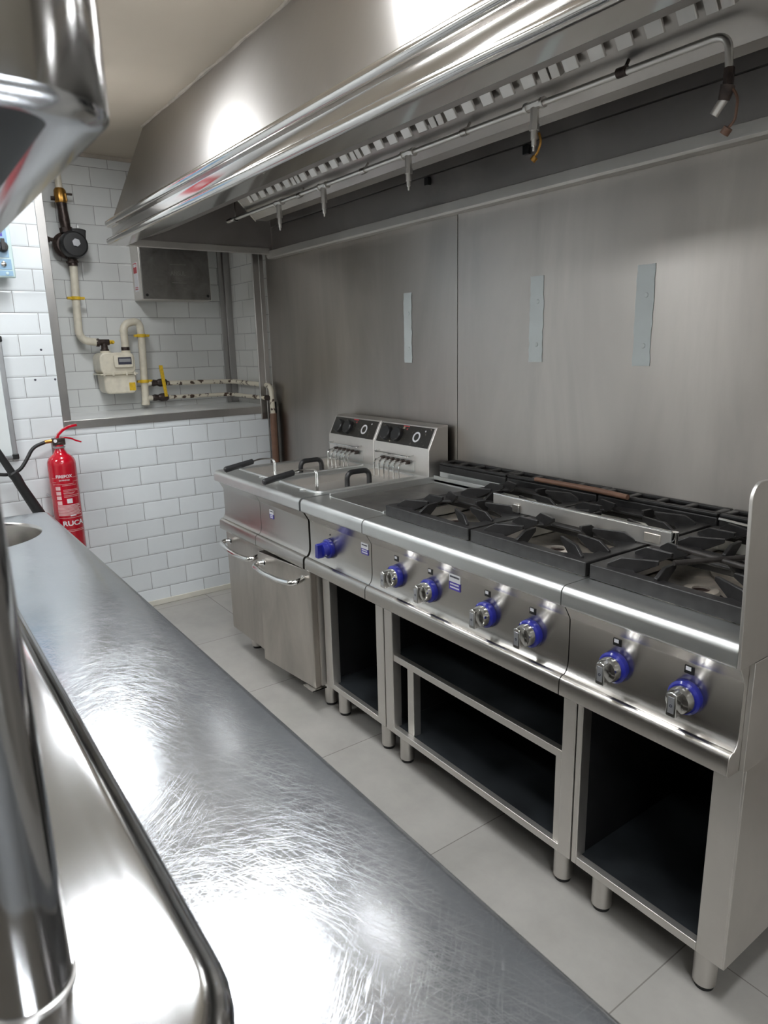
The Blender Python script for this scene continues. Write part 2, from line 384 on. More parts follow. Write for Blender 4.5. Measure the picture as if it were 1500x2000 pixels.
# ---------------------------------------------------------------- ceiling lights
SZ = .30
def ceiling_light(x, y, sx, sz, label, cat_group):
    L = thing('ceiling_light', label, 'light', (x, y, ZC), cat_group)
    MB().box(x-sx, x+sx, y-sz, y+sz, ZC-.012, ZC-.001).build('frame', 'white', L, bevel=.002)
    MB().box(x-sx+.015, x+sx-.015, y-sz+.015, y+sz-.015, ZC-.016, ZC-.012).build('diffuser', 'lamp', L, smooth=False)
    return L
x, y = LAMPS[0]
L0 = ceiling_light(x, y, .13, .34, 'long white ceiling light panel above the aisle by the open cooker cabinets', 'white ceiling light panels')
lab = ['long white ceiling light panel above the aisle nearest the viewer',
       'long white ceiling light panel behind the overshelf, at its far end', 'long white ceiling light panel behind the overshelf, at its near end', 'long white ceiling light panel over the doorway end of the room']
for (xx, yy), l in zip(LAMPS[1:]+LAMPS_FAR, lab): dup(L0, (xx-x, yy-y, 0), l)
ceiling_light(*SMALL_LAMP, .17, .13, 'smaller square white ceiling light above the aisle near the far tiled wall', 'white ceiling light panels')

# ---------------------------------------------------------------- wall sheets and tapes
p = MB().box(XW, .027, -.002, .005, 0, 2.30).build('splashback_sheet', 'steel_panel', bevel=.0008)
tag(p, 'left stainless steel splashback sheet behind the twin fryer', 'wall panel')
p = MB().box(.031, 3.6, -.0025, .005, 0, 2.30).build('splashback_sheet', 'steel_panel', bevel=.0008)
tag(p, 'right stainless steel splashback sheet behind the burners', 'wall panel')
for (x0, x1, z0, z1, tilt, l) in ((-.318, -.268, 1.333, 1.626, .004, 'narrow silver tape strip left of the wall sheet seam'),
                              (.412, .466, 1.340, 1.630, .007, 'silver tape strip in the middle of the three on the splashback'),
                              (.838, .893, 1.330, 1.760 if False else 1.625, .006, 'silver tape strip nearest the viewer, with raised screw bumps')):
    mb = MB(); n = 14; random.seed(int(x0*1000))
    L_ = [(x0+random.uniform(-.002, .002), z0+(z1-z0)*i/n) for i in range(n+1)]; R_ = [(x1+tilt+random.uniform(-.003, .003), z0+(z1-z0)*i/n) for i in range(n+1)]
    mb.prism(L_+R_[::-1], -.0045, -.0026, 'y')
    o = mb.build('tape_strip', 'tape', smooth=False); tag(o, l, 'tape', 'tape strips on the splashback')
    for zz in ((z0+z1)/2+.06, z0+.06):
        MB().lathe([(.008, 0), (.0065, .002), (0, .003)], ((x0+x1)/2+.008, -.0045, zz), (0, -1, 0), 16).build('bump', 'tape', o)

# ================================================================= HOOD
XH0, XH1 = -1.5, 3.3
hood = thing('extractor_hood', 'long stainless steel extractor hood with rolled front edge over the cooking line', 'hood', (XH0, -.45, ZC))
def sheet(prof, th):
    """thin closed profile from an open polyline"""
    out = []
    n = len(prof); P = [Vector((a, b)) for a, b in prof]
    for i in range(n):
        a = P[max(0, i-1)]; b = P[min(n-1, i+1)]; d = (b-a).normalized(); nn = Vector((-d.y, d.x)); out.append(P[i]+nn*th)
    return [tuple(v) for v in P]+[tuple(v) for v in out[::-1]]
MB().prism(sheet([(-.672, ZC-.002), (-.868, 2.022)], .006), XH0, XH1).build('front_panel', 'steel_hood', hood)
band = [(-.866, 2.032)] + arc(-.884, 2.010, .018, 60, 265, 12) + [(-.874, 1.990), (-.871, 1.970), (-.874, 1.952)] + arc(-.886, 1.930, .018, 95, 270, 12) + [(-.815, 1.912), (-.815, 1.922), (-.86, 1.93), (-.862, 1.96), (-.862, 2.02)]
MB().prism(band, XH0, XH1).build('front_roll', 'fascia', hood, ang=50)
MB().prism(sheet([(-.815, 1.920), (-.62, 1.988), (-.60, 2.02)], .005), XH0+.02, XH1).build('inner_panel', 'steel_dark', hood)
# end sheet, back sheet, roof
endp = [(-.672, ZC-.002), (-.868, 2.02), (-.868, 1.925), (-.02, 1.925), (-.02, ZC-.002)]
MB().prism(endp, XH0+.001, XH0+.006).build('end_panel', 'steel_dark', hood)
MB().prism(endp, XH1-.006, XH1-.001).build('end_panel', 'steel_dark', hood)
MB().box(XH0+.006, XH1-.006, -.02, -.004, 2.058, ZC-.002).build('back_panel', 'steel_dark', hood)
MB().box(XH0+.006, XH1-.006, -.014, -.004, 1.925, 2.054).build('back_panel', 'steel_dark', hood)
MB().box(XH0+.02, XH1-.02, -.88+.24, -.03, ZC-.02, ZC-.004).build('roof_panel', 'steel_dark', hood)
# bottom flange running round the end and the wall
MB().box(XH0, XH0+.030, -.815, -.045, 1.912, 1.944).build('end_flange', 'flange', hood, bevel=.002)
MB().prism([(-.05, 1.930), (-.05, 1.897), (-.044, 1.890), (-.004, 1.890), (-.004, 1.930), (-.010, 1.930), (-.012, 1.905), (-.042, 1.905), (-.044, 1.930)], XH0, XH1).build('drip_channel', 'flange', hood, bevel=.001)
# plenum gutter carrying the filters
GX0 = -.80
gut = [(-.532, 2.040), (-.449, 1.957), (-.395, 1.957), (-.39, 2.20), (-.396, 2.20), (-.40, 1.963), (-.446, 1.963), (-.524, 2.040)]
MB().prism(gut, GX0, XH1-.01).build('filter_gutter', 'gutter', hood, bevel=.0008)
MB().prism([(-.538, 2.046), (-.445, 1.953), (-.44, 1.96), (-.52, 2.046), (-.70, 2.30), (-.71, 2.296)], GX0-.012, GX0).build('gutter_end', 'steel', hood)
for xx in (-.128, .395): MB().box(xx-.012, xx+.012, -.03, -.014, 2.02, 2.05).build('clip', 'black', hood, bevel=.002)
# baffle filters
FW = .408
def make_filter(x0):
    f = thing('baffle_filter', 'first steel baffle filter in the hood, at the far end', 'filter', (x0, -.5, 2.03), 'baffle filters in the hood')
    d = Vector((0, -.16, .22)).normalized(); nrm = Vector((0, -d.z, d.y)).normalized()   # nrm faces forward and down
    if nrm.z > 0: nrm = -nrm
    o = Vector((0, -.500, 2.016))
    def slab(mb, a, b, l0, l1, h0, h1, a2=None, b2=None):
        a2 = a if a2 is None else a2; b2 = b if b2 is None else b2
        def P(x, l, h): return o + Vector((x, 0, 0)) + d*l + nrm*h
        mb.hexa([P(a, l0, h0), P(b, l0, h0), P(b, l1, h0), P(a, l1, h0)], [P(a2, l0, h1), P(b2, l0, h1), P(b2, l1, h1), P(a2, l1, h1)])
    mb = MB()
    slab(mb, x0+.003, x0+.028, 0, .27, -.02, .022); slab(mb, x0+FW-.028, x0+FW-.003, 0, .27, -.02, .022)
    slab(mb, x0+.003, x0+FW-.003, .245, .27, -.02, .022)
    mb.build('frame', 'steel_side', f, bevel=.0015)
    n = 5; pit = (FW-.056)/n
    for i in range(n):
        c = x0+.028+pit*(i+.5); mb = MB()
        slab(mb, c-.021, c+.021, .002, .245, .018, .024, c-.019, c+.019)
        mb.build('baffle', 'plated', f, bevel=.0015)
    mb = MB(); slab(mb, x0+.01, x0+FW-.01, .01, .26, -.026, -.02); mb.build('gap_shade_sheet', 'shadowgap', f)  # black sheet added to paint the shade between the baffles
    return f
F0 = make_filter(-.70)
ordn = ['second', 'third', 'fourth', 'fifth', 'sixth', 'seventh', 'eighth', 'ninth']
for i in range(1, 7): dup(F0, (FW*i, 0, 0), ordn[i-1]+' steel baffle filter in the hood, counted from the far end')

# suppression pipe with nozzles
sp = thing('suppression_pipe', 'thin steel fire suppression pipe with nozzles hung under the hood filters', 'pipe', (-.95, -.505, 1.965))
PY = -.505
def pz(x): return 1.967
mb = MB(); mb.tube(path([(-.955, PY, 1.972), (1.353, PY, 1.965), (1.36, PY, 1.90)], .03), .0075, 12)
mb.build('pipe', 'plated', sp)
MB().cyl((-.962, PY, 1.972), (-.93, PY, 1.972), .0095).build('end_cap', 'steel', sp)
NZ = [-.468, -.126, .370, .872]
for x in [-.30, .13, .62, 1.12]:
    MB().cyl((x-.012, PY, 1.968), (x+.012, PY, 1.968), .0105, seg=12).cyl((x, PY+.004, 1.97), (x, PY+.02, 1.995), .004, seg=8).build('clamp', 'darkbrass' if x == 1.12 else 'steel', sp)
MB().cyl((-.88, PY, 1.965), (-.88, PY, 2.04), .003, seg=8).box(-.888, -.872, PY-.008, PY+.008, 1.96, 1.975).build('hanger', 'steel', sp, bevel=.001)
for i, x in enumerate(NZ):
    MB().cyl((x-.026, PY, 1.968), (x+.026, PY, 1.968), .0105, seg=6).cyl((x-.030, PY, 1.968), (x-.022, PY, 1.968), .0125, seg=16).cyl((x+.022, PY, 1.968), (x+.030, PY, 1.968), .0125, seg=16).build('tee', 'plated', sp)
    nz = MB().cyl((x, PY, 1.962), (x, PY, 1.925), .011, .0105, seg=6).cyl((x, PY, 1.926), (x, PY, 1.912), .0125, seg=6).build('nozzle', 'plated', sp, ang=20)
    MB().lathe([(0.0, 0), (.0085, 0), (.0085, -.020), (.0065, -.021), (.0062, -.034), (.0035, -.036), (.003, -.046), (0, -.046)], (x, PY, 1.912), seg=16).build('nozzle_tip', 'plated', nz, ang=25)
    if i == 3:
        MB().tube(path([(x+.012, PY+.004, 1.905), (x+.020, PY+.004, 1.885), (x+.012, PY+.002, 1.862), (x+.002, PY, 1.852)], .015), .003, 8).cyl((x-.004, PY, 1.845), (x+.004, PY+.003, 1.853), .008, seg=14).build('blow_off_cap', 'brass', nz)
x = 1.36
nz = MB().cyl((x, PY, 1.905), (x, PY, 1.875), .010, seg=6).cyl((x, PY, 1.875), (x-.006, PY, 1.850), .014, .011, seg=12).build('nozzle', 'darkbrass', sp)
MB().cyl((x-.006, PY, 1.852), (x-.022, PY-.004, 1.828), .0085, seg=12).build('nozzle_tip', 'plated', nz)
MB().tube(path([(x+.006, PY, 1.872), (x+.022, PY, 1.85), (x+.020, PY, 1.81), (x+.006, PY, 1.798)], .02), .0028, 8).cyl((x, PY, 1.79), (x+.008, PY, 1.80), .009, seg=12).build('blow_off_cap', 'brownpipe', nz)

# ================================================================= COOKING LINE
ZT, YF, YP, YB = .876, -.735, -.702, -.66       # worktop height, worktop nose, control panel face, body face
top_prof = [(-.06, ZT-.030), (-.06, ZT)] + [(YF+.012, ZT)] + arc(YF+.012, ZT-.012, .012, 100, 178, 6) + [(YF+.001, .832), (YF+.003, .826), (-.708, .826), (-.706, .846), (-.70, .846)]
top_prof = [(-.06, ZT)] + arc(YF+.012, ZT-.012, .012, 90, 180, 7) + [(YF, .836)] + arc(YF+.006, .834, .006, 180, 270, 3) + [(-.715, .828), (-.715, .846), (-.06, .846)]
pan_prof = [(-.62, .845), (-.712, .845)] + [(-.722, .828), (-.720, .824), (-.703, .795), (-.700, .788), (-.700, .690), (-.7015, .675), (-.706, .662), (-.714, .654)] + arc(-.716, .640, .0145, 90, 180, 5) + arc(-.7255, .612, .006, 190, 270, 3) + [(-.70, .605), (-.66, .605), (-.62, .605)]
def legs(t, xs, mat='steel_side'):
    for x in xs:
        for y in (-.61, -.14):
            l = MB().cyl((x, y, .012), (x, y, .125), .025, seg=28).build('leg', mat, t)
            MB().cyl((x, y, 0), (x, y, .012), .021, seg=28).build('foot_pad', 'rubber', l)
def open_cabinet(t, x0, x1, pl, pr, shelves=()):
    """open lower cabinet with steel posts and inside painted near-black for shade"""
    MB().box(x0+.001, x0+.012, YB+.02, -.08, .118, .605).build('side_panel', 'steel_side', t)
    MB().box(x1-.012, x1-.001, YB+.02, -.08, .118, .605).build('side_panel', 'steel_side', t)
    MB().box(x0+.012, x0+.016, YB+.03, -.09, .14, .60).build('shade_lining', 'inside', t)
    MB().box(x1-.016, x1-.012, YB+.03, -.09, .14, .60).build('shade_lining', 'inside', t)
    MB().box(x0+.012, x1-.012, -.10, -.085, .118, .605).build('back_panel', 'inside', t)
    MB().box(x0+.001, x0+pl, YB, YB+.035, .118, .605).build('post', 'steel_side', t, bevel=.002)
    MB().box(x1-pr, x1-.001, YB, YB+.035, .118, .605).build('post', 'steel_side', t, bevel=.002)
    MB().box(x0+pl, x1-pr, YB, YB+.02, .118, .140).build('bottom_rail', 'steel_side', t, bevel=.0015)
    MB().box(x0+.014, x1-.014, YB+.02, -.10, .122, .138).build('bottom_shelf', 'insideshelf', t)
    MB().box(x0+.014, x1-.014, YB+.03, -.09, .60, .612).build('upper_shade_lining', 'inside', t)
def worktop_with_hole(t, x0, x1, holes, mat='steel_top', z=ZT):
    """worktop nose profile plus deck built around rectangular openings (x0,x1,y0,y1)"""
    ymin = min(h[2] for h in holes); ymax = max(h[3] for h in holes)
    pr = [(ymin, z)] + arc(YF+.018, z-.018, .018, 90, 180, 8) + [(YF, .836)] + arc(YF+.006, .834, .006, 180, 270, 3) + [(-.715, .828), (-.715, .846), (ymin, .846)]
    mb = MB().prism(pr, x0, x1)
    mb.box(x0, x1, ymax, -.06, .846, z)
    xs = [x0]
    for h in sorted(holes): xs += [h[0], h[1]]
    xs.append(x1)
    for a, b in zip(xs[::2], xs[1::2]):
        if b-a > 1e-4: mb.box(a, b, ymin, ymax, .846, z)
    return mb.build('worktop', mat, t, ang=40)
def knob(t, x, z, chrome=True, zero=True):
    y = -.700
    k = MB().lathe([(.0, 0), (.034, 0), (.0355, .003), (.0345, .014), (.030, .017), (0, .017)], (x, y, z), (0, -1, 0), 40).build('knob', 'blue', t, label='blue control knob' if not chrome else 'blue collared chrome control knob')
    cm = 'chrome' if chrome else 'blue'
    MB().lathe([(0, 0), (.0275, 0), (.027, .012), (.0245, .020), (.014, .0225), (0, .0225)], (x, y-.017, z), (0, -1, 0), 40).build('cap', cm, k)
    g = MB(); h = .026
    g.prism([(x-.0095, z-h), (x+.0095, z-h), (x+.011, z-h+.004), (x+.0095, z+h-.004), (x, z+h), (x-.0095, z+h-.004), (x-.011, z-h+.004)], y-.056, y-.030, 'y')
    g.build('grip', cm, k, bevel=.0015, ang=25)
    if chrome: MB().box(x-.0065, x+.0065, y-.0568, y-.056, z-.018, z+.016).build('grip_inlay', 'alu', k)
    if chrome:
        MB().lathe([(.0018, 0), (.0032, 0), (.0032, .0006), (.0018, .0006), (.0018, 0)], (x, y-.0568, z-.002), (0, -1, 0), 12).build('grip_mark', 'ink', k)
        MB().box(x-.010, x+.010, y-.0012, y, z+.048, z+.064).build('index_mark', 'black', t)
        MB().box(x-.007, x+.004, y-.0018, y-.0012, z+.055, z+.063).build('index_mark', 'white', t)
    else:
        MB().cyl((x+.004, y-.001, z+.050), (x+.004, y, z+.050), .003, seg=12).build('index_mark', 'black', t)
def sticker(t, x, z, w=.040, h=.038):
    y = -.7012
    s = MB().box(x-w/2, x+w/2, y-.0006, y+.001, z, z+h/2).build('label_plate', 'white', t)
    s2 = MB().box(x-w/2, x+w/2, y-.0005, y+.001, z-h/2, z).build('label_plate', 'bluelabel', t)
    mb = MB()
    xx = x-w/2+.004; random.seed(int(x*999))
    while xx < x+w/2-.006:
        ww = random.uniform(.002, .004); mb.box(xx, xx+ww, y-.0009, y-.0006, z+h*.27, z+h*.38); xx += ww+.0008
    mb.build('printed_line', 'ink', s)
    mb = MB()
    for zz in (z-h*.14, z-h*.34):
        xx = x-w/2+.005
        while xx < x+w/2-.006:
            ww = random.uniform(.002, .0035); mb.box(xx, xx+ww, y-.0008, y-.0005, zz-.0022, zz+.0022); xx += ww+.001
    mb.build('printed_line', 'white', s2)
def vent(t, x0, x1, n=4):
    y0, y1, zb, zt = -.096, -.008, .872, .941
    mb = MB(); zi = zt-.012
    mb.box(x0, x1, y0, y1, zb+.028, zi)
    w = (x1-x0-.02)/n; ys = (y0, y0+.016, y1-.016, y1)
    mb.box(x0, x1, ys[0], ys[1], zi, zt); mb.box(x0, x1, ys[2], ys[3], zi, zt)
    for i in range(n+1):
        a = x0+.010+w*i
        mb.box(max(x0, a-.010), min(x1, a+.010), ys[1], ys[2], zi, zt)
    return mb.build('flue_grille', 'iron', t, bevel=.004, segs=3)

# ---------- twin fryer
fx0, fx1 = -.80, -.010
fr = thing('twin_fryer', 'twin stainless steel deep fryer with two handled doors at the far end of the line', 'fryer', (-.4, -.4, 0))
BAS = [(-.735, -.435, -.635, -.155), (-.345, -.045, -.635, -.155)]
worktop_with_hole(fr, fx0, fx1, BAS)
MB().prism(pan_prof, fx0+.012, -.412).build('control_panel', 'steel', fr, ang=35)
MB().prism(pan_prof, -.409, fx1).build('control_panel', 'steel', fr, ang=35)
sticker(fr, -.306, .757, .034, .036)
MB().box(fx0+.004, fx1-.003, -.655, -.075, .112, .846).build('body', 'steel_side', fr, bevel=.002)
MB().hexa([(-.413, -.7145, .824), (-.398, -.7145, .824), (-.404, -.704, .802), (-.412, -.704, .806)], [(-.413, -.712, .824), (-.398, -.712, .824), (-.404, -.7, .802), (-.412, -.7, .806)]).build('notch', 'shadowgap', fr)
for k, (a, b, z0, z1) in enumerate(((fx0, -.402, .108, .585), (-.398, -.022, .104, .588))):
    d = MB().box(a, b, -.698, -.662, z0, z1).build('door', 'door', fr, bevel=.003)
    c = (a+b)/2; zc = .548
    pts = [(a+.045, -.698, zc), (a+.030, -.722, zc), (a+.045, -.745, zc-.004), (c-.05, -.760, zc-.008), (c+.06, -.762, zc-.010), (b-.055, -.752, zc-.008), (b-.040, -.730, zc-.004), (b-.050, -.698, zc)]
    h = MB().tube(path(pts, .03), .0108, 16).cyl((a+.045, -.700, zc), (a+.045, -.697, zc), .014).cyl((b-.050, -.700, zc), (b-.050, -.697, zc), .014).build('handle', 'chrome', d)
    if k == 1:
        piv = Vector((b, -.662, 0)); Rm = Matrix.Translation(piv) @ Matrix.Rotation(math.radians(5.5), 4, 'Z') @ Matrix.Translation(-piv)
        d.data.transform(Rm); h.data.transform(Rm)
MB().box(-.396, -.020, -.668, -.656, .12, .60).build('door_opening', 'shadowgap', fr)  # black sheet painting the shade behind the ajar door
MB().box(-.020, -.010, -.672, -.656, .112, .60).build('door_stile', 'steel_side', fr)
MB().box(-.08, -.006, -.72, -.655, .100, .104).build('hinge_plate', 'steel', fr)
legs(fr, (-.735, -.05))
for bi, (a, b, y0, y1) in enumerate(BAS):
    mb = MB(); th = .004
    mb.box(a, a+th, y0, y1, .66, ZT+.001); mb.box(b-th, b, y0, y1, .66, ZT+.001); mb.box(a, b, y0, y0+th, .66, ZT+.001); mb.box(a, b, y1-th, y1, .66, ZT+.001); mb.box(a, b, y0, y1, .655, .66)
    ba = mb.build('basin', 'steel_side', fr)
    mb = MB().tube(path([(a, y0, ZT+.002), (b, y0, ZT+.002), (b, y1, ZT+.002), (a, y1, ZT+.002), (a, y0+.001, ZT+.002)], .03), .005, 8)
    mb.build('basin_rim', 'steel_top', fr)
    # control head standing at the back
    hx0, hx1 = (-.79, -.402) if bi == 0 else (-.398, -.008)
    hp = [(-.125, .868), (-.125, .985), (-.078, 1.078), (-.02, 1.083), (-.02, .868)]
    hd = MB().prism(hp, hx0, hx1).build('control_head', 'steel_side', fr, bevel=.003)
    dd = Vector((0, .047, .093)).normalized(); nn = Vector((0, -dd.z, dd.y))
    def PP(x, l, h): return Vector((x, -.125, .985)) + dd*l + nn*h
    MB().hexa([PP(hx0+.012, .008, 0), PP(hx1-.012, .008, 0), PP(hx1-.012, .096, 0), PP(hx0+.012, .096, 0)], [PP(hx0+.012, .008, .0015), PP(hx1-.012, .008, .0015), PP(hx1-.012, .096, .0015), PP(hx0+.012, .096, .0015)]).build('control_plate', 'headpanel', hd)
    for kx in (.075, .155):
        MB().lathe([(0, 0), (.034, 0), (.032, .016), (.028, .020), (0, .020)], PP(hx0+kx, .050, .001), nn, 28).build('dial', 'black', hd)
    MB().lathe([(.016, 0), (.023, 0), (.023, .002), (.016, .002), (.016, 0)], PP(hx0+.285, .050, .0015), nn, 24).build('dial_ring', 'white', hd)
    for kx in (.205, .33): MB().lathe([(0, 0), (.004, 0), (0, .003)], PP(hx0+kx, .08, .0015), nn, 12).build('lamp', 'redprint' if kx < .3 else 'white', hd)
    MB().box(hx0+.175, hx0+.215, -.0858, -.083, 1.062, 1.070).build('printed_mark', 'redprint', hd)
    # rail and heating hoops
    MB().tube(path([(hx0+.045, -.125, .955), (hx0+.045, -.155, .952), (hx0+.29, -.155, .952), (hx0+.29, -.125, .955)], .01), .0035, 10).build('rail', 'chrome', hd)
    MB().box(hx0+.055, hx0+.30, -.130, -.1255, .885, .935).build('element_plate', 'steel_top', hd)
    for i in range(6):
        ex = hx0+.085+i*.036
        MB().cyl((ex, -.148, .925), (ex, -.130, .925), .009, seg=14).build('element_nut', 'darkbrass', hd)
        MB().tube(path([(ex, -.145, .925), (ex, -.185, .922), (ex, -.187, .80)], .022), .0042, 10).build('heating_element', 'chrome', hd)
# lids inside the basins
for bi, (a, b, y0, y1) in enumerate(BAS):
    ld = MB().box(a+.006, b-.006, -.565, -.215, .838, .842).build('lid', 'steel_top', fr, bevel=.001, label='flat lid with black arched handle')
    c = (a+b)/2
    MB().tube(path([(c, -.405, .842), (c, -.405, .905), (c, -.295, .905), (c, -.295, .842)], .045, 8), .011, 12).build('lid_handle', 'black', ld)
    MB().box(a+.006, b-.006, -.632, -.565, .836, .840).build('lid_flap', 'steel_dark', ld, bevel=.001)
# baskets whose handles stick out in front
for bi, (cx) in enumerate((-.455, -.105)):
    bk = thing('fryer_basket', ['wire fryer basket with black grip resting over the far fryer edge', 'wire fryer basket with black grip resting next to the griddle'][bi], 'basket', (cx, -.6, .84), 'fryer baskets')
    for s in (-.006, .006):
        MB().tube(path([(cx+s, -.60, .70 if False else .844), (cx+s, -.60, .955), (cx+s, -.66, .962), (cx+s*.5, -.70, .955), (cx+s*.5, -.74, .948)], .02), .0028, 8).build('handle_wire', 'chrome', bk)
    MB().tube([(cx, -.695, .955), (cx, -.70, .9545), (cx, -.82, .935), (cx, -.825, .934)], [.006, .0115, .0125, .008], 14).build('grip', 'black', bk)
    MB().box(cx-.07, cx+.05, -.612, -.598, .843, .853).build('hook_plate', 'steel', bk, bevel=.002)
    MB().hexa([(cx-.14, -.615, .846), (cx-.03, -.66, .878), (cx-.02, -.635, .878), (cx-.12, -.58, .846)], [(cx-.14, -.615, .849), (cx-.03, -.66, .881), (cx-.02, -.635, .881), (cx-.12, -.58, .849)]).build('front_bracket', 'steel_top', bk)

# ---------- griddle (plancha)
gx0, gx1 = .004, .398
gr = thing('griddle', 'stainless steel griddle with one blue knob on an open cabinet', 'griddle', (.2, -.4, 0))
worktop_with_hole(gr, gx0, gx1, [(gx0+.035, gx1-.030, -.625, -.135)])
MB().box(gx0+.035, gx1-.030, -.625, -.135, .842, .862).build('cooking_plate', 'griddle', gr)
mb = MB(); a, b = gx0+.03, gx1-.025
mb.box(a, a+.006, -.63, -.13, ZT-.01, ZT+.012).box(b-.006, b, -.63, -.13, ZT-.01, ZT+.006).box(a, b, -.135, -.13, ZT-.01, ZT+.016)
mb.build('plate_surround', 'steel_top', gr, bevel=.0015)
MB().prism([(-.63, .8765), (-.63, .8775), (-.60, .864), (-.60, .861)], a, b).build('front_slope', 'steel_top', gr)
MB().prism(pan_prof, gx0, gx1).build('control_panel', 'steel', gr, ang=35)
MB().box(gx0+.02, gx1-.02, -.615, -.10, .615, .84).build('body', 'steel_side', gr)
knob(gr, .140, .716, chrome=False)
MB().cyl((.085, -.712, .713), (.085, -.70, .713), .006, seg=12).build('pilot_button', 'black', gr)
sticker(gr, .362, .765)
open_cabinet(gr, gx0, gx1, .05, .045)
legs(gr, (.055, .345))
MB().box(.025, .398, -.094, -.012, ZT-.005, .902).build('flue_upstand', 'steel_top', gr, bevel=.002)
vent(gr, .022, .398, 4)

# ---------- burner ranges
def burner_units(t, x0, x1, cells):
    BY = (-.648, -.385, -.372, -.112)
    holes = [(x0+.02 if i == 0 else x0+.4*i+.004, x0+.4*(i+1)-(.02 if i == cells-1 else .004), -.645, -.115) for i in range(cells)]
    worktop_with_hole(t, x0, x1, holes)
    for i, h in enumerate(holes):
        cx = x0+.4*i+.2
        MB().box(h[0], h[1], -.645, -.115, .835, .842).build('burner_well', 'pan', t)
        for cy in (-.515, -.245):
            mb = MB()
            mb.lathe([(.115, .0015), (.112, .003), (.085, -.002), (.06, .001), (.05, .006)], (cx, cy, .843), seg=40)
            pn = mb.build('drip_bowl', 'pan', t)
            bn = MB().lathe([(0, 0), (.046, 0), (.048, .012), (.040, .018), (.034, .020), (.034, .026), (.018, .026), (.018, .020), (0, .020)], (cx, cy, .846), seg=36).build('burner', 'darkbrass', t)
            MB().lathe([(.018, 0), (.038, 0), (.040, .004), (.036, .009), (.019, .010), (.018, 0)], (cx, cy, .866), seg=36).build('burner_cap', 'pan' if cy < -.4 else 'iron', bn)
        vent(t, x0+.4*i+.003, x0+.4*(i+1)-.003, 4)
    MB().prism(pan_prof, x0, x1).build('control_panel', 'steel', t, ang=35)
    MB().box(x0+.01, x1-.01, -.615, -.10, .615, .82).build('body', 'steel_side', t)
rg = thing('gas_range', 'four burner stainless steel gas range with shelved open cabinet', 'cooker', (.8, -.4, 0))
burner_units(rg, .402, 1.1985, 2)
for x in (.534, .697, .931, 1.087): knob(rg, x, .717)
sticker(rg, .803, .769, .046, .046)
open_cabinet(rg, .402, 1.199, .045, .040)
MB().box(.447, 1.159, -.655, -.635, .385, .408).build('shelf_rail', 'steel_side', rg, bevel=.0015)
MB().box(.42, 1.18, -.635, -.11, .392, .404).build('middle_shelf', 'insideshelf', rg)
MB().box(.500, .532, -.640, -.61, .138, .386).build('shelf_post', 'steel_side', rg, bevel=.0015)
MB().box(1.137, 1.159, -.655, -.62, .138, .386).build('shelf_post', 'steel_side', rg, bevel=.0015)
legs(rg, (.455, 1.14))
r2 = thing('gas_range', 'two burner stainless steel gas range at the near end with large open cabinet', 'cooker', (1.4, -.4, 0))
burner_units(r2, 1.2015, 1.600, 1)
for x in (1.328, 1.494): knob(r2, x, .720)
open_cabinet(r2, 1.2015, 1.600, .017, .060)
legs(r2, (1.265, 1.541))
MB().box(1.595, 1.603, YB+.001, -.08, .118, .60).build('side_cover', 'steel_side', r2, bevel=.0015)
MB().prism(pan_prof, 1.6003, 1.6022).build('panel_end_cap', 'steel_side', r2)
# side guard plate at the right end
sg = thing('side_guard', 'tall stainless steel side guard with rounded corner at the near end of the burners', 'guard', (1.61, -.4, .83))
gp = [(-.706, .832)] + [(-.763, .90)][:0] + arc(-.735, 1.145, .030, 180, 90, 8) + [(-.02, 1.175), (-.02, .60), (-.66, .60), (-.66, .83)]
gp = [(-.745, .834), (-.765, 1.145)] + arc(-.735, 1.145, .030, 180, 90, 8)[1:] + [(-.02, 1.175), (-.02, .834)]
MB().prism(gp, 1.606, 1.612).build('plate', 'steel_side', sg, bevel=.001)
MB().box(1.6025, 1.612, -.690, -.02, .605, .832).build('lower_plate', 'steel_side', sg, bevel=.001)

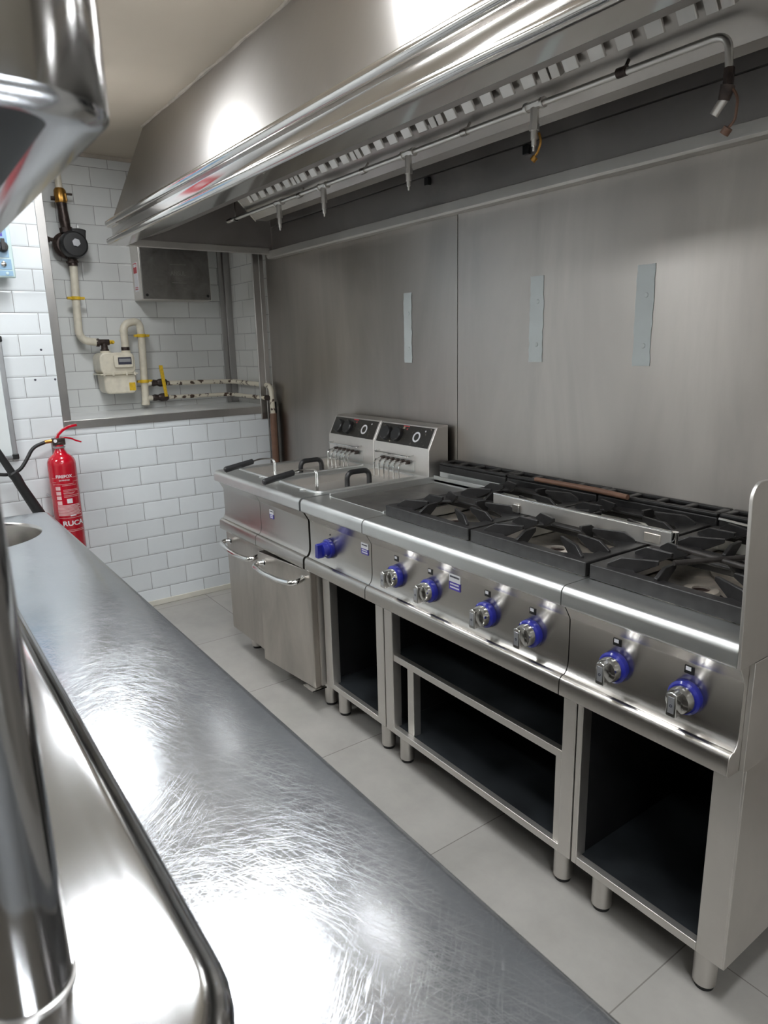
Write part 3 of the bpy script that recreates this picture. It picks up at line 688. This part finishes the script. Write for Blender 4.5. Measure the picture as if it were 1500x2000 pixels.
# ---------- cast iron grates
def make_grate(cx, cy, label):
    t = thing('pan_support', label, 'grate', (cx, cy, ZT), 'cast iron pan supports')
    hx, hy = .194, .131; zb, zt = ZT+.001, .912
    mb = MB(); O = [(-hx, -hy), (hx, -hy), (hx, hy), (-hx, hy)]
    c = .05; ix, iy = hx-.045, hy-.036
    I = [(-ix+c, -iy), (ix-c, -iy), (ix, -iy+c), (ix, iy-c), (ix-c, iy), (-ix+c, iy), (-ix, iy-c), (-ix, -iy+c)]
    def ring(zo, zi):
        ov = [mb.bm.verts.new((cx+a, cy+b, zo)) for a, b in O]; iv = [mb.bm.verts.new((cx+a, cy+b, zi)) for a, b in I]
        return ov, iv
    o1, i1 = ring(zt, zt-.004); o0, i0 = ring(zt-.012, zt-.012)
    def fan(o, i, flip):
        qs = [(o[0], o[1], i[1], i[0]), (o[1], i[2], i[1]), (o[1], o[2], i[3], i[2]), (o[2], i[4], i[3]), (o[2], o[3], i[5], i[4]), (o[3], i[6], i[5]), (o[3], o[0], i[7], i[6]), (o[0], i[0], i[7])]
        for q in qs: mb.face(list(q))
    fan(o1, i1, 0)
    ob = [mb.bm.verts.new((cx+a*1.0, cy+b, zb)) for a, b in O]; oi = [mb.bm.verts.new((cx+a*.955, cy+b*.94, zb)) for a, b in O]; ou = [mb.bm.verts.new((cx+a*.955, cy+b*.94, zt-.012)) for a, b in O]
    for k in range(4):
        j = (k+1) % 4
        mb.face([o1[k], o1[j], ob[j], ob[k]]); mb.face([ob[k], ob[j], oi[j], oi[k]]); mb.face([oi[k], oi[j], ou[j], ou[k]])
    for k in range(8): mb.face([i1[k], i1[(k+1) % 8], i0[(k+1) % 8], i0[k]])
    fan(ou, i0, 1)
    mb.build('frame', 'iron', t, bevel=.0025)
    bm_del = o0
    for (sx, sy, lx, ly) in ((-.165, -.105, .10, .045), (.165, -.105, -.10, .045), (-.165, .105, .10, -.045), (.165, .105, -.10, -.045), (-.035, -.118, .0, .07), (.035, .118, .0, -.07), (-.178, .02, .10, -.008), (.178, -.02, -.10, .008)):
        p0 = Vector((cx+sx, cy+sy, 0)); dv = Vector((lx, ly, 0)); u = dv.normalized(); w = Vector((-u.y, u.x, 0))*.0045; L = dv.length
        prof = [(0, .906), (0, .916), (.030, .934), (L, .936), (L, .926), (L*.55, .900), (.02, .898)]
        mb2 = MB(); A = [mb2.bm.verts.new(p0+u*l+Vector((0, 0, z))-w) for l, z in prof]; B = [mb2.bm.verts.new(p0+u*l+Vector((0, 0, z))+w) for l, z in prof]
        n = len(prof)
        for i in range(n): mb2.face([A[i], A[(i+1) % n], B[(i+1) % n], B[i]])
        mb2.face(A[::-1]); mb2.face(B)
        mb2.build('finger', 'iron', t, bevel=.0015)
    return t
G0 = make_grate(.602, -.516, 'front cast iron pan support beside the griddle')
dup(G0, (.398, 0, 0), 'front cast iron pan support in the middle of the line')
dup(G0, (.798, 0, 0), 'front cast iron pan support at the near end, under the crossed bars')
dup(G0, (0, .272, 0), 'rear cast iron pan support beside the griddle')
dup(G0, (.398, .272, 0), 'rear cast iron pan support in the middle, behind the long steel bar')
dup(G0, (.798, .272, 0), 'rear cast iron pan support at the near end by the side guard')
# things lying on the grates
o = thing('steel_divider_bar', 'long upright steel bar standing between front and rear burners', 'bar', (.96, -.42, .90))
MB().box(.660, 1.262, -.416, -.410, .914, .955).build('bar', 'steel_side', o, bevel=.001)
MB().cyl((.660, -.413, .9565), (1.262, -.413, .9565), .0035, seg=10).build('rolled_edge', 'chrome', o)
MB().cyl((1.264, -.406, .915), (1.264, -.406, .957), .010, seg=20).build('end_post', 'chrome', o)
MB().box(1.19, 1.235, -.4185, -.416, .920, .944).build('embossed_plate', 'pan', o, bevel=.003)
MB().box(.745, .775, -.424, -.416, .914, .942).build('bracket', 'steel', o, bevel=.004)
o = thing('crossed_bars', 'cross of two thin scorched steel bars on the near front grate', 'cross', (1.41, -.52, .93))
MB().cyl((1.315, -.470, .9405), (1.535, -.50, .9405), .006, seg=12).build('bar', 'ironold', o)
MB().cyl((1.375, -.585, .943), (1.475, -.385, .943), .006, seg=12).build('bar', 'ironold', o)
o = MB().tube([(.545, -.098, .9435), (.80, -.098, .944), (.925, -.110, .943)], [.008, .0095, .0085], 12).build('rusty_rod', 'brownpipe')  # rusty metal rod, using the brown pipe colour
tag(o, 'brown rod lying along the flue grilles behind the rear burners', 'rod')
o = MB().tube([(1.235, -.150, .9405), (1.335, -.170, .9405)], .0045, 8).build('chrome_rod', 'chrome')
tag(o, 'short bright metal rod on the rear grate near the side guard', 'rod')

# ================================================================= RECESS: gas meter, pump and pipes
XP = -2.055
gp_ = thing('gas_pipe', 'cream gas pipe with yellow clip running down from the black pump to the meter', 'pipe', (XP, -.95, 1.5))
MB().tube(path([(XP, -.942, 1.88), (XP, -.950, 1.70), (XP, -.957, 1.51), (XP, -.935, 1.475), (XP, -.865, 1.463)], .05), .021, 16).build('pipe', 'cream', gp_)
MB().cyl((XP, -.9505, 1.692), (XP, -.9500, 1.710), .026, seg=20).box(XP-.012, XP+.012, -.995, -.905, 1.694, 1.708).build('clamp', 'yellow', gp_, bevel=.002)
MB().cyl((XP, -.955, 1.50), (XP, -.953, 1.505), .0235).build('joint', 'cream', gp_)
vf = MB().cyl((XP, -.868, 1.463), (XP, -.800, 1.463), .017, seg=16).cyl((XP, -.872, 1.463), (XP, -.855, 1.463), .024, seg=6).cyl((XP, -.828, 1.463), (XP, -.828, 1.420), .016, .020, seg=16).cyl((XP, -.828, 1.424), (XP, -.828, 1.412), .024, seg=8).build('valve', 'darkbrass', gp_)
MB().cyl((XP, -.800, 1.463), (XP, -.775, 1.463), .011, seg=10).cyl((XP+.01, -.785, 1.463), (XP+.03, -.783, 1.463), .007, seg=8).build('valve_cap', 'yellow', vf)
pu = thing('pump', 'round black pump with silver hexagonal centre on the tiled recess wall', 'pump', (XP, -.93, 1.98))
MB().lathe([(0, 0), (.058, 0), (.070, .015), (.072, .055), (.066, .075), (.058, .080), (0, .080)], (XP-.01, -.935, 1.975), (1, 0, 0), 40).build('housing', 'black', pu)
MB().prism([(-.935, 1.99), (-.875, 1.99), (-.872, 2.03), (-.868, 2.052), (-.905, 2.058), (-.945, 2.055)], XP-.005, XP+.062).build('terminal_box', 'black', pu, bevel=.006)
MB().cyl((XP+.068, -.930, 1.982), (XP+.078, -.930, 1.982), .021, seg=6).build('centre_nut', 'alu', pu)
MB().lathe([(0, 0), (.05, 0), (.068, .02), (.068, .04), (.05, .055), (0, .055)], (XP-.045, -.965, 1.975), (1, 0, 0), 28).build('rear_housing', 'darkbrass', pu)
MB().cyl((XP-.02, -.995, 2.0), (XP-.02, -1.065, 2.005), .010, seg=10).cyl((XP-.02, -1.04, 2.0), (XP-.02, -1.055, 2.005), .015, seg=8).build('side_spigot', 'darkbrass', pu)
MB().cyl((XP, -.945, 1.915), (XP, -.944, 1.870), .026, seg=12).cyl((XP, -.945, 1.895), (XP, -.944, 1.885), .033, seg=8).build('lower_union', 'darkbrass', pu)
MB().cyl((XP, -.955, 2.04), (XP, -.958, 2.065), .034, seg=8).tube([(XP, -.957, 2.06), (XP, -.96, 2.10), (XP, -.962, 2.15), (XP, -.965, 2.19)], [.024, .028, .025, .028], 12).build('upper_union', 'darkbrass', pu)
bv = thing('brass_valve', 'brass gas valve above the black pump', 'valve', (XP, -.96, 2.2))
MB().tube([(XP, -.965, 2.186), (XP, -.965, 2.20), (XP, -.965, 2.25), (XP, -.965, 2.262)], [.028, .033, .030, .022], 10).box(XP-.02, XP+.025, -.985, -.938, 2.195, 2.235).build('body', 'brass', bv, bevel=.003)
MB().cyl((XP, -.94, 2.235), (XP, -.905, 2.235), .006, seg=10).cyl((XP, -.99, 2.208), (XP, -1.015, 2.208), .012, seg=6).build('side_screw', 'darkbrass', bv)
MB().cyl((XP, -.966, 2.26), (XP, -.972, ZC), .018, seg=16).build('riser', 'cream', bv)
o = MB().cyl((XR+.02, -1.065, 2.10), (XR+.02, -1.072, ZC), .011, seg=14).build('conduit', 'cream'); tag(o, 'short thin cream conduit coming down beside the recess trim', 'pipe')

mt = thing('gas_meter', 'cream painted gas meter with small index window hanging in the recess', 'meter', (-2.04, -.785, 1.28))
def rbox(mb, x0, x1, y0, y1, z0, z1, r, n=5):
    pr = arc(y0+r, z0+r, r, 180, 270, n)+arc(y1-r, z0+r, r, 270, 360, n)+arc(y1-r, z1-r, r, 0, 90, n)+arc(y0+r, z1-r, r, 90, 180, n)
    mb.prism(pr, x0, x1); return mb
rbox(MB(), -2.125, -1.965, -.885, -.690, 1.285, 1.405, .035).build('upper_case', 'cream', mt, bevel=.008, segs=3)
pr = [(-.872, 1.285)] + arc(-.838, 1.205, .030, 180, 270, 5) + arc(-.722, 1.205, .030, 270, 360, 5) + [(-.690, 1.285)]
MB().prism(pr, -2.12, -1.975).build('lower_case', 'cream', mt, bevel=.010, segs=3)
MB().box(-2.128, -1.958, -.892, -.682, 1.283, 1.289).build('seam_flange', 'cream', mt, bevel=.002)
for yy in (-.87, -.82, -.745, -.70): MB().cyl((-1.960, yy, 1.277), (-1.960, yy, 1.296), .006, seg=8).build('flange_bolt', 'cream', mt)
wn = rbox(MB(), -1.966, -1.948, -.812, -.706, 1.322, 1.392, .012).build('index_housing', 'cream', mt, bevel=.003)
MB().box(-1.949, -1.9465, -.790, -.716, 1.338, 1.378).build('index_window', 'ink', wn)
MB().box(-1.9468, -1.946, -.785, -.721, 1.352, 1.370).build('index_drum', 'alu', wn)
MB().cyl((-2.05, -.828, 1.40), (-2.05, -.828, 1.415), .028, seg=20).build('port', 'cream', mt)
MB().cyl((-2.05, -.712, 1.40), (-2.05, -.712, 1.415), .026, seg=20).build('port', 'cream', mt)
MB().box(-1.9755, -1.974, -.735, -.70, 1.19, 1.235).build('worn_sticker', 'yellow', mt)

op = thing('gas_pipe', 'arched cream gas pipe from the meter to two chipped branch pipes above the ledge', 'pipe', (XP, -.63, 1.2))
MB().tube(path([(XP, -.712, 1.43), (XP, -.712, 1.565), (XP, -.618, 1.582), (XP, -.613, 1.50), (XP, -.628, 1.095)], .055, 10), .021, 16).build('pipe', 'cream', op)
MB().cyl((XP, -.712, 1.412), (XP, -.712, 1.435), .024, seg=8).build('coupling', 'darkbrass', op)
MB().cyl((XP, -.712, 1.52), (XP, -.712, 1.53), .0235).build('joint', 'cream', op)
MB().cyl((XP, -.6285, 1.098), (XP, -.6285, 1.112), .025).build('joint', 'cream', op)
for zz, yy in ((1.497, -.614), (1.235, -.623)):
    MB().cyl((XP, yy, zz-.009), (XP, yy, zz+.009), .027, seg=20).box(XP-.012, XP+.012, yy-.042, yy+.045, zz-.007, zz+.007).build('clamp', 'yellow', op, bevel=.002)
def branch(z, y0):
    MB().cyl((XP, -.625, z), (XP, -.58, z), .018, .014, seg=14).build('branch_stub', 'cream', op)
    MB().tube([(XP, -.585, z), (XP, -.57, z), (XP, -.55, z), (XP, -.535, z), (XP, -.50, z), (XP, -.49, z)], [.016, .021, .017, .024, .024, .017], 10).build('valve', 'darkbrass', op)
branch(1.222, 0); branch(1.135, 0)
MB().hexa([(-2.022, -.520, 1.14), (-2.022, -.500, 1.14), (-2.016, -.502, 1.14), (-2.016, -.520, 1.14)], [(-2.022, -.540, 1.325), (-2.022, -.518, 1.325), (-2.016, -.518, 1.325), (-2.016, -.540, 1.325)]).cyl((-2.055, -.515, 1.222), (-2.014, -.515, 1.222), .007, seg=8).build('valve_lever', 'yellow', op, bevel=.001)
XD, YD = -1.555, -.042
MB().tube(path([(XP, -.49, 1.218), (XP, -.058, 1.208), (XD, -.045, 1.195), (XD, YD, 1.03)], .045, 8), .0145, 12).build('branch_pipe', 'worn', op)
MB().tube(path([(XP, -.49, 1.133), (XP, -.085, 1.128), (XD-.03, -.075, 1.125)], .05, 8), .012, 12).build('branch_pipe', 'worn', op)
MB().cyl((XD-.05, -.072, 1.125), (XD, YD-.005, 1.125), .016, seg=10).build('elbow', 'darkbrass', op)
MB().cyl((XD, YD, 1.035), (XD, YD, .0), .020, seg=20).build('drop_pipe', 'brownpipe', op, label='brown painted drop pipe')
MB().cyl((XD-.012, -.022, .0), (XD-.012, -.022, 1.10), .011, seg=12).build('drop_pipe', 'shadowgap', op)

# suppression control box
ab = thing('steel_control_box', 'steel fire suppression box with embossed lettering and red white side label', 'box', (-2.14, -.39, 1.69))
MB().box(XR, -1.992, -.605, -.187, 1.695, 2.16).build('case', 'steel_side', ab, bevel=.004)
cv = MB().box(-1.994, -1.986, -.600, -.192, 1.700, 2.155).build('cover', steel('dull_cover_steel', (.30, .29, .28), .36, (40, 40, 40), stain_sheen=.25, cs=9), ab, bevel=.004)
text('ANSUL', .034, 'trim', 'embossed_lettering', cv, (-1.9855, -.385, 1.845), ROT_SIDE, sx=.85)
MB().box(-1.9862, -1.983, -.43, -.335, 1.893, 1.897).box(-1.9862, -1.983, -.425, -.340, 1.792, 1.795).build('embossed_line', 'trim', cv)
for yy in (-.577, -.212): MB().cyl((-1.987, yy, 1.722), (-1.984, yy, 1.722), .008, seg=16).build('screw', 'black', cv)
for xx in (-2.05,):
    lb = MB().box(-2.10, -2.035, -.6068, -.605, 1.745, 1.905).build('side_label', 'white', ab, label='red and white printed label')
    MB().box(-2.098, -2.037, -.6075, -.6068, 1.845, 1.90).build('label_print', 'redprint', lb)
    MB().box(-2.094, -2.041, -.6075, -.6068, 1.755, 1.760).box(-2.094, -2.041, -.6075, -.6068, 1.765, 1.769).build('label_print', 'redprint', lb)
    MB().box(-2.090, -2.045, -.608, -.6075, 1.878, 1.895).build('label_print', 'white', lb)

# ================================================================= LEFT PART OF FAR WALL
wb = thing('whiteboard', 'white wall board with aluminium frame and black corner at the left edge', 'board', (XW, -1.7, 1.2))
MB().box(XW, XW+.014, -2.30, -1.425, .930, 1.475).build('board_surface', 'board', wb)
MB().box(XW, XW+.020, -1.430, -1.407, .935, 1.468).build('frame', 'alu', wb, bevel=.003)
MB().box(XW, XW+.020, -2.29, -1.42, .914, .928).box(XW, XW+.020, -2.29, -1.42, 1.476, 1.490).build('frame', 'alu', wb, bevel=.003)
for zz in (.910, 1.466): MB().box(XW, XW+.024, -1.432, -1.403, zz, zz+.028).build('corner_cap', 'black', wb, bevel=.005)
cp = thing('control_panel', 'pale blue electrical control box with black rotary switch on the far wall', 'control box', (XW, -1.5, 1.75))
MB().box(XW, -1.53, -1.66, -1.335, 1.765, 2.10).build('case', 'palecyan', cp, bevel=.006)
MB().box(-1.532, -1.516, -1.67, -1.318, 1.748, 2.12).build('cover', 'palecyan', cp, bevel=.005)
MB().box(-1.517, -1.514, -1.66, -1.335, 1.835, 2.11).build('face_plate', 'bluegrey', cp)
MB().box(-1.517, -1.514, -1.66, -1.33, 1.783, 1.828).build('face_plate', 'bluegrey', cp)
MB().box(-1.517, -1.514, -1.66, -1.328, 1.756, 1.778).build('face_plate', 'bluegrey', cp)
MB().box(-1.515, -1.513, -1.60, -1.352, 1.925, 1.96).build('name_plate', 'bluelabel', cp)
MB().lathe([(0, 0), (.024, 0), (.022, .02), (0, .022)], (-1.514, -1.358, 1.880), (1, 0, 0), 20).box(-1.494, -1.478, -1.366, -1.350, 1.862, 1.912).build('rotary_switch', 'black', cp, bevel=.002)
MB().lathe([(0, 0), (.012, 0), (.011, .006), (0, .010)], (-1.514, -1.362, 1.806), (1, 0, 0), 18).build('push_button', 'chrome', cp)
MB().lathe([(0, 0), (.007, 0), (.006, .003), (0, .003)], (-1.514, -1.352, 1.767), (1, 0, 0), 14).build('cover_screw', 'palecyan', cp)
for (y, z), l in zip(((-1.238, 1.427), (-1.282, 1.285), (-1.192, 1.283)), ('dark wall plug, highest of the three below the blue control box', 'dark wall plug, lower left of the three on the tiles', 'dark wall plug, lower right of the three beside the steel trim')):
    o = MB().lathe([(0, .001), (.004, .0012), (.0055, .0005), (.0055, -.003)], (XW, y, z), (1, 0, 0), 12).build('wall_plug', 'ink'); tag(o, l, 'plug', 'wall plugs in the tiles')

# sign above, seen only as a red and white reflection in the hood edge
sn = thing('wall_sign', 'red and white wall sign above the blue control box, mirrored in the hood edge', 'sign', (XW, -1.4, 2.2))
MB().box(XW, XW+.004, -1.50, -1.305, 2.135, 2.33).build('red_plate', 'red', sn)
MB().box(XW, XW+.004, -1.30, -1.255, 2.135, 2.33).build('white_plate', 'white', sn)
MB().box(XW+.004, XW+.0045, -1.42, -1.385, 2.17, 2.28).build('pictogram', 'white', sn)
# fire extinguisher
EX, EY, ER = -1.515, -1.233, .066
ex = thing('fire_extinguisher', 'red fire extinguisher with black hose and horn hung on the far tiled wall', 'extinguisher', (EX, EY, .33))
prof = [(0, .33), (ER-.006, .33), (ER, .34), (ER, .875)] + [(ER*math.cos(a), .875+.060*math.sin(a)) for a in [PI/2*i/9 for i in range(1, 7)]] + [(.024, .945), (.021, .958), (.021, .972), (0, .972)]
MB().lathe(prof, (EX, EY, 0), seg=48).build('cylinder', 'red', ex, ang=60)
MB().lathe([(.022, .955), (.028, .957), (.028, .963), (.022, .965)], (EX, EY, 0), seg=28).build('neck_ring', 'alu', ex)
vh = MB().box(EX-.018, EX+.018, EY-.03, EY+.028, .970, 1.005).cyl((EX, EY, .958), (EX, EY, .985), .021, seg=20).build('valve_head', 'darkbrass', ex, bevel=.004)
MB().cyl((EX+.018, EY-.018, .993), (EX+.021, EY-.018, .993), .008, seg=14).build('gauge', 'white', vh)
MB().cyl((EX, EY-.03, .993), (EX, EY-.062, .990), .009, seg=12).build('hose_union', 'brass', vh)
def lever(pts, w, th, name):
    mb = MB(); pts = [Vector(p) for p in pts]
    A = []
    for i, p in enumerate(pts):
        a = pts[max(0, i-1)]; b = pts[min(len(pts)-1, i+1)]; d = (b-a).normalized(); nv = Vector((0, -d.z, d.y)); ww = w*(1-.45*i/(len(pts)-1))
        A.append([mb.bm.verts.new(p+Vector((sx*ww, 0, 0))+nv*sn*th) for sx, sn in ((-1, -1), (1, -1), (1, 1), (-1, 1))])
    for a, b in zip(A, A[1:]):
        for k in range(4): mb.face([a[k], a[(k+1) % 4], b[(k+1) % 4], b[k]])
    mb.face(A[0][::-1]); mb.face(A[-1]); return mb.build(name, 'red', ex, bevel=.0015)
lever([(EX, EY-.008, 1.002), (EX, EY+.002, 1.022), (EX, EY+.025, 1.042), (EX, EY+.055, 1.056), (EX, EY+.092, 1.062)], .013, .006, 'lever')
lever([(EX, EY+.010, 1.004), (EX, EY+.035, 1.004), (EX, EY+.058, .998), (EX, EY+.078, .986), (EX, EY+.104, .976)], .011, .004, 'carry_handle')
HX = EX+.03
MB().tube(path([(EX, EY-.06, .990), (EX+.01, EY-.12, .972), (EX+.02, EY-.155, .915), (HX, EY-.19, .872), (HX, EY-.235, .855), (HX, EY-.30, .865), (HX, EY-.38, .93)], .05), .0085, 12).build('hose', 'rubber', ex)
MB().tube([(HX+.035, EY-.300, 1.03), (HX+.035, EY-.232, .872), (HX+.035, EY-.228, .866), (HX+.035, EY-.216, .845), (HX+.035, EY-.20, .800), (HX+.035, EY-.105, .58), (HX+.035, EY-.07, .50)], [.015, .017, .023, .023, .022, .027, .029], 20).build('horn', 'rubber', ex)
MB().box(XW, XW+.012, EY-.018, EY+.022, .86, .985).tube(path([(XW+.01, EY-.07, .72), (EX-.02, EY-.07, .72), (EX, EY-.068, .72)], .01), .003, 8).build('wall_bracket', 'alu', ex)
# printing on the cylinder (azimuth faces the camera)
AZ = math.radians(-12)
def patch(a0, a1, z0, z1, mat, name, par=None, off=.0006):
    mb = MB(); n = max(2, int((a1-a0)/math.radians(6)))
    lo = []; hi = []
    for i in range(n+1):
        a = math.radians(0)+a0+(a1-a0)*i/n
        z0_, z1_ = z0+.038, z1+.038
        lo.append(mb.bm.verts.new((EX+math.cos(a)*(ER+off), EY+math.sin(a)*(ER+off), z0_))); hi.append(mb.bm.verts.new((EX+math.cos(a)*(ER+off), EY+math.sin(a)*(ER+off), z1_)))
    for i in range(n): mb.face([lo[i], lo[i+1], hi[i+1], hi[i]])
    return mb.build(name, mat, par or ex)
def deg(a): return math.radians(a)
text('FIREFOX', .020, 'white', 'lettering', ex, (0, 0, .822), ROT_SIDE, bend=(EX, EY, ER+.0006, deg(-8)), sx=1.0)
text('EXTINTOR', .0085, 'white', 'lettering', ex, (0, 0, .803), ROT_SIDE, bend=(EX, EY, ER+.0006, deg(-8)), sx=1.2)
text('RUCA', .034, 'white', 'lettering', ex, (0, 0, .585), ROT_SIDE, bend=(EX, EY, ER+.0008, deg(8)), sx=1.15)
for z in (.776, .7555): patch(deg(-60), deg(-42), z, z+.0012, 'pinkprint', 'printed_line'); patch(deg(26), deg(55), z, z+.0012, 'pinkprint', 'printed_line')
for z, a0, a1 in ((.745, -58, 30), (.738, -20, 40), (.716, -18, 45), (.710, -18, 48), (.702, -18, 30), (.697, -18, 25), (.688, -18, 48), (.681, -18, 44), (.575, -50, 55), (.513, -50, 55), (.506, -50, 55)): patch(deg(a0), deg(a1), z, z+.0018, 'pinkprint', 'printed_line')
for k in range(4): patch(deg(-48), deg(-28), .735-.024*k-.018, .735-.024*k, 'pinkprint', 'pictogram')
patch(deg(-8), deg(14), .650, .672, 'white', 'pictogram')
random.seed(7)
for k in range(9): patch(deg(-50), deg(50-2*random.random()*8), .642-.0062*k-.0038, .642-.0062*k, 'pinkprint', 'printed_line')
patch(deg(-2), deg(22), .584, .592, 'white', 'printed_line')

# ================================================================= BENCH AND OVERSHELF (left foreground)
BZ, BX0, BX1, BY1, BY0 = .88, -.415, 3.1, -1.497, -2.36
bench = thing('work_bench', 'long scratched stainless steel work bench with round basin in the left foreground', 'bench', (1.2, -1.9, 0))
HC, HR = (-.160, -1.750), .188
mb = MB(); bm = mb.bm
# worktop surface with round hole; far right corner rounded
def outline():
    r = .035
    return [(BX0, BY0)] + [(BX1, BY0)] + [(BX1, BY1)] + [(p[0], p[1]) for p in arc(BX0+r, BY1-r, r, 90, 180, 8)]
def ringpts(off):       # outline moved outwards by off
    r = .035+off
    return [(BX0-off, BY0-off), (BX1+off, BY0-off), (BX1+off, BY1+off)] + [(p[0], p[1]) for p in arc(BX0+.035, BY1-.035, r, 90, 180, 8)]
NH = 64
hole = [bm.verts.new((HC[0]+HR*math.cos(2*PI*i/NH), HC[1]+HR*math.sin(2*PI*i/NH), BZ)) for i in range(NH)]
ol = [bm.verts.new((*p, BZ)) for p in ringpts(-.012)]
eds = [bm.edges.new((hole[i], hole[(i+1) % NH])) for i in range(NH)] + [bm.edges.new((ol[i], ol[(i+1) % len(ol)])) for i in range(len(ol))]
bmesh.ops.triangle_fill(bm, use_beauty=True, use_dissolve=False, edges=eds)
prev = ol
for a in (22, 45, 68, 90):
    off = -.012+.012*math.sin(deg(a)); z = BZ-.012+.012*math.cos(deg(a))
    cur = [bm.verts.new((*p, z)) for p in ringpts(off)]
    for i in range(len(cur)): mb.face([prev[i], prev[(i+1) % len(cur)], cur[(i+1) % len(cur)], cur[i]])
    prev = cur
for off, z in ((0, BZ-.045), (-.015, BZ-.045)):
    cur = [bm.verts.new((*p, z)) for p in ringpts(off)]
    for i in range(len(cur)): mb.face([prev[i], prev[(i+1) % len(cur)], cur[(i+1) % len(cur)], cur[i]])
    prev = cur
mb.build('worktop', 'bench', bench, ang=30)
bp_ = [(HR, BZ)] + [(HR-.003, BZ-.003), (HR-.006, BZ-.01), (HR-.008, BZ-.10), (HR-.03, BZ-.15), (HR-.08, BZ-.165), (.03, BZ-.17), (.025, BZ-.175), (0, BZ-.175)]
MB().lathe([(r, z) for r, z in bp_], (HC[0], HC[1], 0), seg=64).build('round_basin', 'steel', bench, ang=60)
MB().box(BX0+.05, BX1-.05, BY0+.01, BY0+.03, .15, BZ-.045).build('back_panel', 'steel_side', bench)  # unseen underside, shaped open to darken reflections in the control panels
MB().box(BX0+.05, BX1-.05, BY0+.03, BY1-.06, .25, .28).build('under_shelf', 'steel_side', bench, bevel=.002)
MB().box(BX0+.03, BX1-.03, BY1-.06, BY1-.035, BZ-.10, BZ-.043).build('front_rail', 'steel_side', bench)
for x in (BX0+.08, .8, 1.9, BX1-.08):
    for y in (BY1-.09, BY0+.07):
        MB().cyl((x, y, 0), (x, y, BZ-.045), .020, seg=20).build('leg', 'steel_side', bench)
# overshelf
def slab_shelf(x0, x1, y0, y1, zt, h, r, rz, name, mat, par, hollow=0):
    """shelf with rounded plan corners (radius r) and rolled top/bottom edge (rz)"""
    def ring(off, z):
        rr = max(.001, r+off)
        pts = []
        for cx, cy, a in ((x1-r, y1-r, 0), (x0+r, y1-r, 90), (x0+r, y0+r, 180), (x1-r, y0+r, 270)):
            pts += [(cx+rr*math.cos(deg(a+90*i/10)), cy+rr*math.sin(deg(a+90*i/10)), z) for i in range(11)]
        return pts
    mb = MB(); rings = []
    for i in range(7):
        a = 90*i/6; rings.append(ring(-rz+rz*math.sin(deg(a)), zt-rz+rz*math.cos(deg(a))))
    if hollow:
        rings += [ring(0, zt-h), ring(-.004, zt-h-.003), ring(-hollow, zt-h-.003), ring(-hollow-.002, zt-h+.002), ring(-hollow-.002, zt-h+.060)]
    else:
        for i in range(1, 6):
            a = 90*i/5; rings.append(ring(-rz*.6+rz*.6*math.cos(deg(a)), zt-h+rz*.6-rz*.6*math.sin(deg(a))))
    V = [[mb.bm.verts.new(p) for p in R_] for R_ in rings]
    n = len(V[0])
    for a, b in zip(V, V[1:]):
        for i in range(n): mb.face([a[i], a[(i+1) % n], b[(i+1) % n], b[i]])
    mb.face(V[0])
    if not hollow: mb.face(V[-1][::-1])
    o = mb.build(name, mat, par, ang=40)
    if hollow: MB().box(x0+hollow, x1-hollow, y0+hollow, y1-hollow, zt-h+.045, zt-h+.050).build('underside_panel', 'inside', o)  # shade inside the hollow painted as a near-black panel
    return o
osf = thing('overshelf', 'two tier polished steel overshelf with round posts standing on the bench', 'shelf', (1.2, -1.95, BZ))
slab_shelf(-.30, 1.935, -2.20, -1.800, 1.10, .035, .080, .019, 'lower_shelf', 'shelf', osf)
slab_shelf(-.30, 1.850, -2.20, -1.800, 1.590, .082, .045, .006, 'upper_shelf', 'shelf', osf, hollow=.026)
for (x, y) in ((1.822, -1.888), (1.785, -2.12), (.15, -1.95), (.15, -2.12)):
    MB().cyl((x, y, 1.10), (x, y, 1.536), .021, seg=36).cyl((x, y, BZ), (x, y, 1.066), .020, seg=36).build('post', 'shelf', osf)
    MB().lathe([(.020, 0), (.0225, 0), (.0225, .002), (.020, .003)], (x, y, 1.0995), seg=36).build('post_collar', 'trim', osf)
